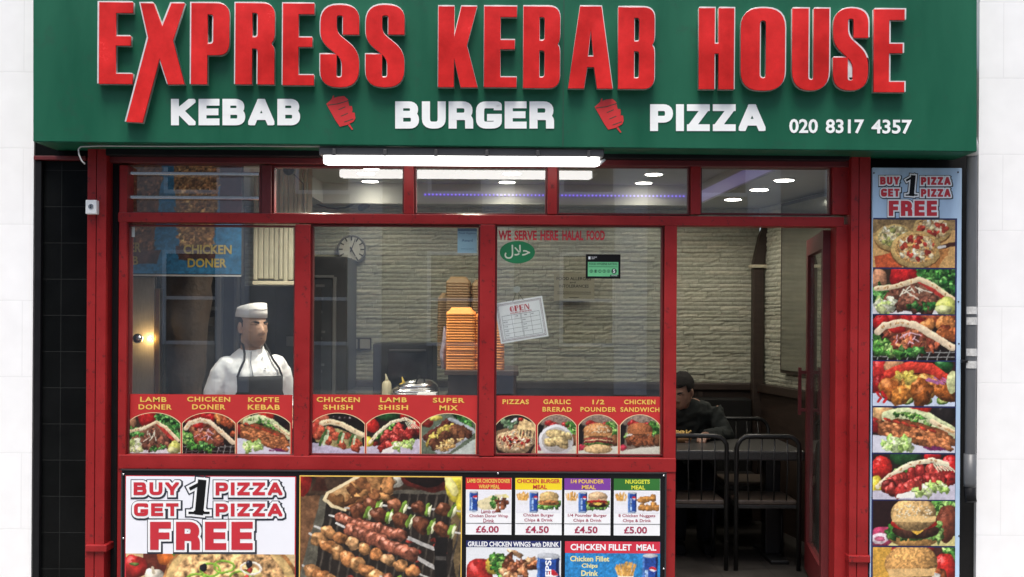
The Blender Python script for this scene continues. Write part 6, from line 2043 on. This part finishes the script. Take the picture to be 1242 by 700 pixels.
# ------------------------------------------------------------------ people
def body_mod(o, voxel, smooth=4):
    m = o.modifiers.new('skin', 'REMESH'); m.mode = 'VOXEL'; m.voxel_size = voxel; m.use_smooth_shade = True
    s = o.modifiers.new('relax', 'SMOOTH'); s.iterations = smooth; s.factor = .5
    return o
def skin_mat(name, col, beard=None):
    m = mat(name, col, .5, .12, 14, .12, 120)
    if beard:
        nt = m.node_tree
        p = nt.nodes['Principled BSDF']
        src = p.inputs['Base Color'].links[0].from_socket
        a = nt.nodes.new('ShaderNodeTexCoord')
        sp = nt.nodes.new('ShaderNodeSeparateXYZ')
        nt.links.new(a.outputs['Object'], sp.inputs[0])
        r = nt.nodes.new('ShaderNodeMapRange')
        r.inputs['From Min'].default_value = beard[0]; r.inputs['From Max'].default_value = beard[1]
        r.inputs['To Min'].default_value = .72; r.inputs['To Max'].default_value = 1.0
        nt.links.new(sp.outputs['Z'], r.inputs['Value'])
        r2 = nt.nodes.new('ShaderNodeMapRange')
        r2.inputs['From Min'].default_value = beard[2]; r2.inputs['From Max'].default_value = beard[2] + .01
        nt.links.new(sp.outputs['Z'], r2.inputs['Value'])
        mm = nt.nodes.new('ShaderNodeMath'); mm.operation = 'MAXIMUM'
        inv = nt.nodes.new('ShaderNodeMath'); inv.operation = 'SUBTRACT'; inv.inputs[0].default_value = 1
        nt.links.new(r2.outputs[0], inv.inputs[1])
        nt.links.new(r.outputs[0], mm.inputs[0]); nt.links.new(inv.outputs[0], mm.inputs[1])
        v = nt.nodes.new('ShaderNodeVectorMath'); v.operation = 'SCALE'
        nt.links.new(src, v.inputs[0]); nt.links.new(mm.outputs[0], v.inputs['Scale'])
        nt.links.new(v.outputs[0], p.inputs['Base Color'])
    return m

def add_head(b, M4, s=1.0):
    """head in local coordinates: origin at chin level centre, facing -Y; M4 places it"""
    n0 = len(b.bm.verts)
    b.bm.verts.ensure_lookup_table()
    b.ball((0, .012, .145), .074, .094, .098, 24, 18)                        # skull
    b.loft([((0, -.045, .0), .026, .022), ((0, -.040, .012), .044, .040), ((0, -.030, .035), .058, .060), ((0, -.020, .07), .065, .074), ((0, -.012, .11), .069, .084), ((0, 0, .15), .066, .086)], 22, 2.3)   # jaw and cheeks
    b.loft([((0, -.094, .093), .0165, .014), ((0, -.096, .080), .019, .017), ((0, -.09, .072), .012, .01)], 12)   # nose tip
    b.tube([(0, -.082, .125), (0, -.092, .105), (0, -.102, .086)], [.009, .011, .013], 10)                       # nose bridge
    for sx in (-1, 1):
        b.ball((sx * .032, -.07, .132), .026, .016, .0085, 12, 8)            # brow
        b.ball((sx * .042, -.056, .088), .022, .02, .018, 12, 8)             # cheekbone
        b.ball((sx * .014, -.096, .077), .008, .010, .007, 10, 6)            # nostril wing
        b.ball((sx * .076, .014, .105), .011, .02, .031, 12, 8, Matrix.Rotation(sx * .35, 3, 'Z'))   # ear
        b.ball((sx * .077, .006, .08), .008, .009, .012, 8, 6)
    b.ball((0, -.081, .052), .023, .012, .0055, 12, 8)                       # upper lip
    b.ball((0, -.080, .042), .020, .011, .006, 12, 8)                        # lower lip
    b.ball((0, -.066, .014), .022, .018, .017, 12, 8)                        # chin
    b.loft([((0, .02, -.09), .062, .062), ((0, .016, -.04), .056, .058), ((0, .012, .02), .055, .06), ((0, .012, .06), .055, .062)], 20)   # neck
    b.bm.verts.ensure_lookup_table()
    vs = b.bm.verts[n0:]
    bmesh.ops.transform(b.bm, matrix=M4 @ Matrix.Scale(s, 4), verts=vs)

def add_hand(b, wrist, direction, up, s=1.0):
    d = Vector(direction).normalized(); u = Vector(up); u = (u - d * u.dot(d)).normalized(); r = d.cross(u)
    w = Vector(wrist)
    b.tube([w, w + d * .03, w + d * .085], [.026 * s, .034 * s, .032 * s], 12)
    for i, l in enumerate((.062, .072, .068, .052)):
        o_ = r * (i - 1.5) * .019
        p = w + d * .08 + o_
        b.tube([p - d * .02, p + d * l * .5 - u * .006, p + d * l * .8 - u * .022, p + d * l - u * .036], [.0095, .009, .008, .0065], 8)
    p = w + d * .025 - r * .03
    b.tube([p + r * .01, p - r * .012 + d * .03, p - r * .012 + d * .06 - u * .01], [.012, .011, .008], 8)

def face_parts(t, M4, s, brow_mat, eye=True):
    R = M4 @ Matrix.Scale(s, 4)
    for sx in (-1, 1):
        if eye:
            b = MB(); b.ball((sx * .031, -.0755, .117), .0125, .008, .0065, 14, 10); b.transform(R)
            e = b.build('eye', mat('eye_white', (.5, .47, .44), .3, .03), t)
            b = MB(); b.ball((sx * .031 , -.0815, .1165), .0055, .003, .0058, 12, 8); b.transform(R); b.build('iris', mat('dark_iris', (.015, .01, .008), .2), e)
            b = MB(); b.tube([(sx * .046, -.070, .119), (sx * .031, -.083, .1245), (sx * .017, -.081, .119)], [.003, .0045, .003], 8); b.transform(R); b.build('eyelid', brow_mat, e)
        b = MB(); b.tube([(sx * .052, -.066, .135), (sx * .036, -.084, .1415), (sx * .016, -.090, .136)], [.004, .0068, .006], 8); b.transform(R); b.build('eyebrow', brow_mat, t)
    b = MB(); b.tube([(-.02, -.085, .0475), (0, -.0925, .0478), (.02, -.085, .0475)], [.0012, .002, .0012], 8); b.transform(R); b.build('mouth', mat('lip_line', (.09, .03, .025), .5), t)

# the chef, turned towards the photo's right
cpx = W(306, 480, .42)
ch = thing('person', 'chef in a white cap, white jacket and black apron behind the left window', 'person', (cpx.x, .42, 0))
Rb = Matrix.Translation((cpx.x, .42, 0)) @ Matrix.Rotation(math.radians(34), 4, 'Z') @ Matrix.Diagonal((.84, .92, 1, 1))
hp = W(309, 419.5, .42)
Rh = Matrix.Translation((hp.x - .012, .40, hp.z)) @ Matrix.Rotation(math.radians(47), 4, 'Z') @ Matrix.Rotation(math.radians(2), 4, 'X')
black_hair = mat('black_hair', (.012, .010, .009), .85, .4, 60, .8, 240)
TORSO = [((0, .01, .86), .165, .125), ((0, .01, .98), .172, .13), ((0, 0, 1.10), .185, .135), ((0, 0, 1.2), .198, .138), ((0, .0, 1.275), .203, .13), ((0, .01, 1.33), .180, .110), ((0, .015, 1.38), .118, .086), ((0, .018, 1.42), .072, .066)]
def arm_pts(sx): return [(sx * .175, .01, 1.325), (sx * .228, .02, 1.25), (sx * .262, .035, 1.15), (sx * .275, .03, 1.06), (sx * .25, -.08, 1.02), (sx * .21, -.2, 1.0)]
b = MB()
b.loft([(c, rx * .78, ry * .8) if c[2] > 1.2 else (c, rx, ry) for c, rx, ry in TORSO[:-1]] + [((0, .015, 1.405), .06, .055)], 28, 2.3)
for sx in (-1, 1):
    b.tube(arm_pts(sx), [.035, .045, .045, .043, .04, .03], 14)
    b.ball((sx * .16, .01, 1.29), .05, .05, .045)
    b.tube([(sx * .09, .01, .92), (sx * .095, .0, .5), (sx * .1, .02, .08)], [.095, .065, .045], 16)
    b.tube([(sx * .1, .06, .045), (sx * .11, -.06, .04), (sx * .12, -.16, .03)], [.04, .042, .028], 12)
    add_hand(b, (sx * .21, -.2, 1.0), (-sx * .25, -1, -.1), (0, 0, 1))
b.transform(Rb)
add_head(b, Rh, 1.03)
o = b.build('body', skin_mat('chef_skin', (.44, .26, .175), (hp.z + .02, hp.z + .075, hp.z - .012)), ch, True)
body_mod(o, .0048, 2)
face_parts(ch, Rh, 1.03, black_hair)
b = MB()                                              # hair below the cap, short at the sides
b.ball((0, .024, .136), .078, .089, .086, 32, 24)
b.bm.verts.ensure_lookup_table()
dele = [v for v in b.bm.verts if (v.co.y < -.022 - .25 * (v.co.z - .12)) or v.co.z < .068]
bmesh.ops.delete(b.bm, geom=dele, context='VERTS')
b.transform(Rh @ Matrix.Scale(1.03, 4)); b.build('hair', black_hair, ch)
b = MB()                                              # folded paper cap
sg = .26
b.loft([((0, .014, .164), .0795, .103, .02), ((0, .013, .19), .079, .102, -.06), ((0, .012, .228), .071, .099, -.22), ((0, .012, .229), .065, .092, -.22), ((0, .014, .205), .02, .06, -.2)], 40, 2.2, False)
b.transform(Rh @ Matrix.Scale(1.03, 4))
cap = b.build('cap', mat('white_cap_cloth', (.78, .77, .76), .8, .04, 20), ch)
cap.modifiers.new('thick', 'SOLIDIFY').thickness = .003
b = MB(); pts = [Vector((.0805 * math.sin(a), .012 - .1035 * math.cos(a),   .182 + .020 * math.cos(a * 1.0) + .012)) for a in np.linspace(-.9, .9, 14)]
b.tube(pts, .0012, 6); b.transform(Rh @ Matrix.Scale(1.03, 4)); b.build('fold_line', mat('grey_crease', (.4, .4, .42), .8), cap)
# jacket
b = MB()
b.loft([(c, rx + .014, ry + .014) for c, rx, ry in TORSO[:-1]] + [((0, .012, 1.41), .085, .074)], 36, 2.3)
for sx in (-1, 1):
    P = arm_pts(sx)
    b.tube(P[:5], [.064, .072, .072, .066, .060], 18)
    b.ball((sx * .178, .01, 1.305), .078, .074, .068)
b.transform(Rb)
jk = b.build('jacket', mat('white_cotton', (.82, .83, .85), .85, .05, 6, .55, 16), ch, True)
body_mod(jk, .007, 9)
tx = bpy.data.textures.new('folds', 'CLOUDS'); tx.noise_scale = .06; tx.noise_depth = 2
dm = jk.modifiers.new('folds', 'DISPLACE'); dm.texture = tx; dm.strength = .012; dm.texture_coords = 'LOCAL'; dm.mid_level = .5
for sx in (-1, 1):
    b = MB(); b.tube([(sx * .09, .01, .95), (sx * .095, .0, .5), (sx * .1, .02, .07)], [.108, .08, .066], 18); b.transform(Rb); b.build('trouser_leg', mat('black_trousers', (.015, .015, .017), .9, .2), ch)
    b = MB(); b.tube([(sx * .1, .08, .045), (sx * .11, -.06, .042), (sx * .12, -.19, .032)], [.05, .052, .036], 14); b.transform(Rb); b.build('shoe', M['black'], ch)
b = MB()                                              # stand collar
b.loft([((.008, .012, 1.395), .088, .082, .25), ((.01, .008, 1.438), .071, .072, .40)], 28, 2, False)
b.transform(Rb); cl = b.build('collar', mat('white_cotton2', (.72, .73, .75), .85, .04), jk); cl.modifiers.new('thick', 'SOLIDIFY').thickness = .006
for sx, m_ in ((-1, 'stripe'), ):
    b = MB(); 
# apron and jacket front
def torso_pt(ang, z, grow):
    for (c0, rx0, ry0), (c1, rx1, ry1) in zip(TORSO, TORSO[1:]):
        if c0[2] <= z <= c1[2]:
            t_ = (z - c0[2]) / (c1[2] - c0[2])
            rx, ry, cy = rx0 + (rx1 - rx0) * t_ + grow, ry0 + (ry1 - ry0) * t_ + grow, c0[1] + (c1[1] - c0[1]) * t_
            ca, sa = math.sin(ang), -math.cos(ang)
            return Vector((rx * math.copysign(abs(ca) ** (2 / 2.3), ca), cy + ry * math.copysign(abs(sa) ** (2 / 2.3), sa), z))
b = MB()
rows_ = []
for i in range(14):
    z = .87 + (1.255 - .87) * i / 13
    half_a = .72 if z > 1.17 else .72 + (1.17 - z) * 5.0
    half_a = min(half_a, 1.6)
    rows_.append([b.bm.verts.new(torso_pt(-half_a + 2 * half_a * j / 16, z, .034)) for j in range(17)])
for a_, c_ in zip(rows_, rows_[1:]):
    for j in range(16): b.bm.faces.new([a_[j], a_[j + 1], c_[j + 1], c_[j]])
b.transform(Rb)
ap = b.build('apron', mat('black_apron_cloth', (.014, .015, .018), .85, .2, 8, .2, 60), ch, True)
ap.modifiers.new('thick', 'SOLIDIFY').thickness = .005
for sx in (-1, 1):
    pts = [torso_pt(sx * .7, 1.25, .036), torso_pt(sx * .60, 1.30, .036), torso_pt(sx * .50, 1.345, .038), torso_pt(sx * .62, 1.385, .034), Vector((sx * .082, -.03, 1.432)), Vector((sx * .078, .03, 1.452)), Vector((sx * .04, .09, 1.455))]
    b = MB()
    for p, q in zip(pts, pts[1:]): pass
    b.tube(pts, .0075, 8); b.transform(Rb); b.build('apron_strap', M['black'], ap)
b = MB()                                              # jacket front edge with its grey piping
pa = [torso_pt(-.30 + .10 * k / 8, 1.395 - .155 * k / 8, .024) for k in range(9)]
b.tube(pa, .0035, 6); b.transform(Rb); b.build('piping', mat('blue_grey_piping', (.25, .27, .32), .8), jk)
for k in range(2):
    b = MB(); q = torso_pt(.12, 1.36 - .06 * k, .026); b.ball(q, .007, .005, .007, 10, 6); b.transform(Rb); b.build('button', M['paper'], jk)
for sx, z0_, z1_ in ((-1, 1.30, 1.17), (-1, 1.26, 1.12), (1, 1.29, 1.16)):
    pass

# the seated customer, leaning over the table and looking down
pp = W(828, 560, 1.92)
pe = thing('person', 'seated customer with dark hair and dark jacket leaning over the table', 'person', (pp.x, 1.95, 0))
hc_ = W(829, 490, 1.72)
RhP = Matrix.Translation((hc_.x + .012, 1.74, hc_.z - .01)) @ Matrix.Rotation(math.radians(-38), 4, 'Z') @ Matrix.Rotation(math.radians(24), 4, 'X')
b = MB()
T2 = Matrix.Translation((pp.x, 1.95, 0))
b.loft([((0, .05, .46), .17, .14), ((0, .02, .62), .165, .12), ((0, -.05, .8), .185, .125), ((.0, -.12, .94), .2, .115), ((0, -.155, 1.0), .15, .09), ((0, -.17, 1.035), .07, .06)], 24, 2.3)
arms2 = {}
for sx in (-1, 1):
    arms2[sx] = [(sx * .19, -.13, .96), (sx * .25, -.16, .84), (sx * .28, -.2, .775), (sx * .19, -.3, .785), (sx * .11, -.38, .79)]
    b.tube(arms2[sx], [.055, .05, .042, .038, .028], 14)
    b.tube([(sx * .09, .03, .52), (sx * .1, -.22, .53), (sx * .1, -.40, .5), (sx * .1, -.42, .25), (sx * .1, -.4, .06)], [.085, .075, .058, .052, .04], 14)
    b.tube([(sx * .1, -.36, .04), (sx * .1, -.5, .035), (sx * .1, -.56, .03)], [.035, .04, .028], 10)
    add_hand(b, (sx * .11, -.38, .79), (-sx * .5, -1, 0), (0, 0, 1), .95)
b.transform(T2)
add_head(b, RhP, .98)
o = b.build('body', skin_mat('customer_skin', (.30, .17, .12)), pe, True); body_mod(o, .006, 3)
face_parts(pe, RhP, .98, black_hair)
b = MB(); b.ball((0, .02, .158), .085, .104, .094, 24, 16)
b.bm.verts.ensure_lookup_table()
bmesh.ops.delete(b.bm, geom=[v for v in b.bm.verts if (v.co.y < -.035 and v.co.z < .175) or v.co.z < .08], context='VERTS')
rg3 = random.Random(8)
for v in b.bm.verts: v.co += v.co.normalized() * rg3.uniform(-.004, .006)
b.transform(RhP @ Matrix.Scale(.98, 4)); hr = b.build('hair', black_hair, pe, True); hr.modifiers.new('thick', 'SOLIDIFY').thickness = .01
b = MB()
b.loft([((0, .05, .47), .185, .155), ((0, .02, .62), .182, .138), ((0, -.05, .8), .205, .145), ((0, -.12, .94), .222, .135), ((0, -.15, 1.0), .165, .105), ((0, -.165, 1.03), .085, .08)], 24, 2.3)
for sx in (-1, 1): b.tube(arms2[sx], [.072, .068, .06, .052, .044], 14)
T2b = T2
for sx in (-1, 1):
    c_ = MB(); c_.tube([(sx * .09, .06, .52), (sx * .1, -.22, .53), (sx * .1, -.42, .51), (sx * .1, -.44, .25), (sx * .1, -.42, .08)], [.1, .092, .078, .07, .06], 16); c_.transform(T2b); c_.build('trouser_leg', mat('dark_jeans', (.015, .018, .025), .9, .2), pe)
    c_ = MB(); c_.tube([(sx * .1, -.35, .045), (sx * .1, -.5, .042), (sx * .1, -.59, .034)], [.046, .05, .036], 12); c_.transform(T2b); c_.build('shoe', M['black'], pe)
b.transform(T2); jk2 = b.build('jacket', mat('dark_grey_green_cloth', (.016, .02, .018), .85, .25, 6, .2, 25), pe, True); body_mod(jk2, .01, 4)
dm = jk2.modifiers.new('folds', 'DISPLACE'); dm.texture = tx; dm.strength = .03; dm.texture_coords = 'LOCAL'

# ------------------------------------------------------------------ across the street: what the window glass mirrors
tr = thing('terrace_house', 'pale terrace across the street mirrored in the shop windows', 'building', (0, -17, 0))
b = MB(); b.box(-14, 14, -17.6, -17, -.1, 8.5)
b.build('wall', mat('pale_brick', (.5, .49, .45), .9, .15, 3), tr)
for ix in range(10):
    for iz in range(2):
        x = -13 + ix * 2.8; z = 1.0 + iz * 3.2
        b = MB()
        for r in ((x, x + 1.2, z, z + .08), (x, x + 1.2, z + 1.92, z + 2), (x, x + .08, z + .081, z + 1.919), (x + 1.12, x + 1.2, z + .081, z + 1.919), (x + .081, x + 1.119, z + .95, z + 1.02)):
            b.box(r[0], r[1], -17, -16.94, r[2], r[3])
        f = b.build('window', M['white'], tr)
        b = MB(); b.box(x + .08, x + 1.12, -16.999, -16.97, z + .08, z + 1.92); b.build('pane', mat('dark_window', (.03, .035, .04), .1), f)
for ix in range(11):
    x = -14.3 + ix * 2.8; b = MB(); b.box(x - .34, x + .34, -16.999, -16.85, 0, 8.4); b.build('pilaster', mat('white_stucco', (.9, .9, .88), .8, .05), tr)
b = MB(); b.box(-14, 14, -16.999, -16.93, 3.55, 3.75); b.build('string_course', mat('grey_course', (.3, .3, .29), .8, .1), tr)
b = MB(); b.box(-14.2, 14.2, -18, -16.8, 8.5, 8.8); b.build('roof', mat('slate', (.08, .08, .09), .8), tr)
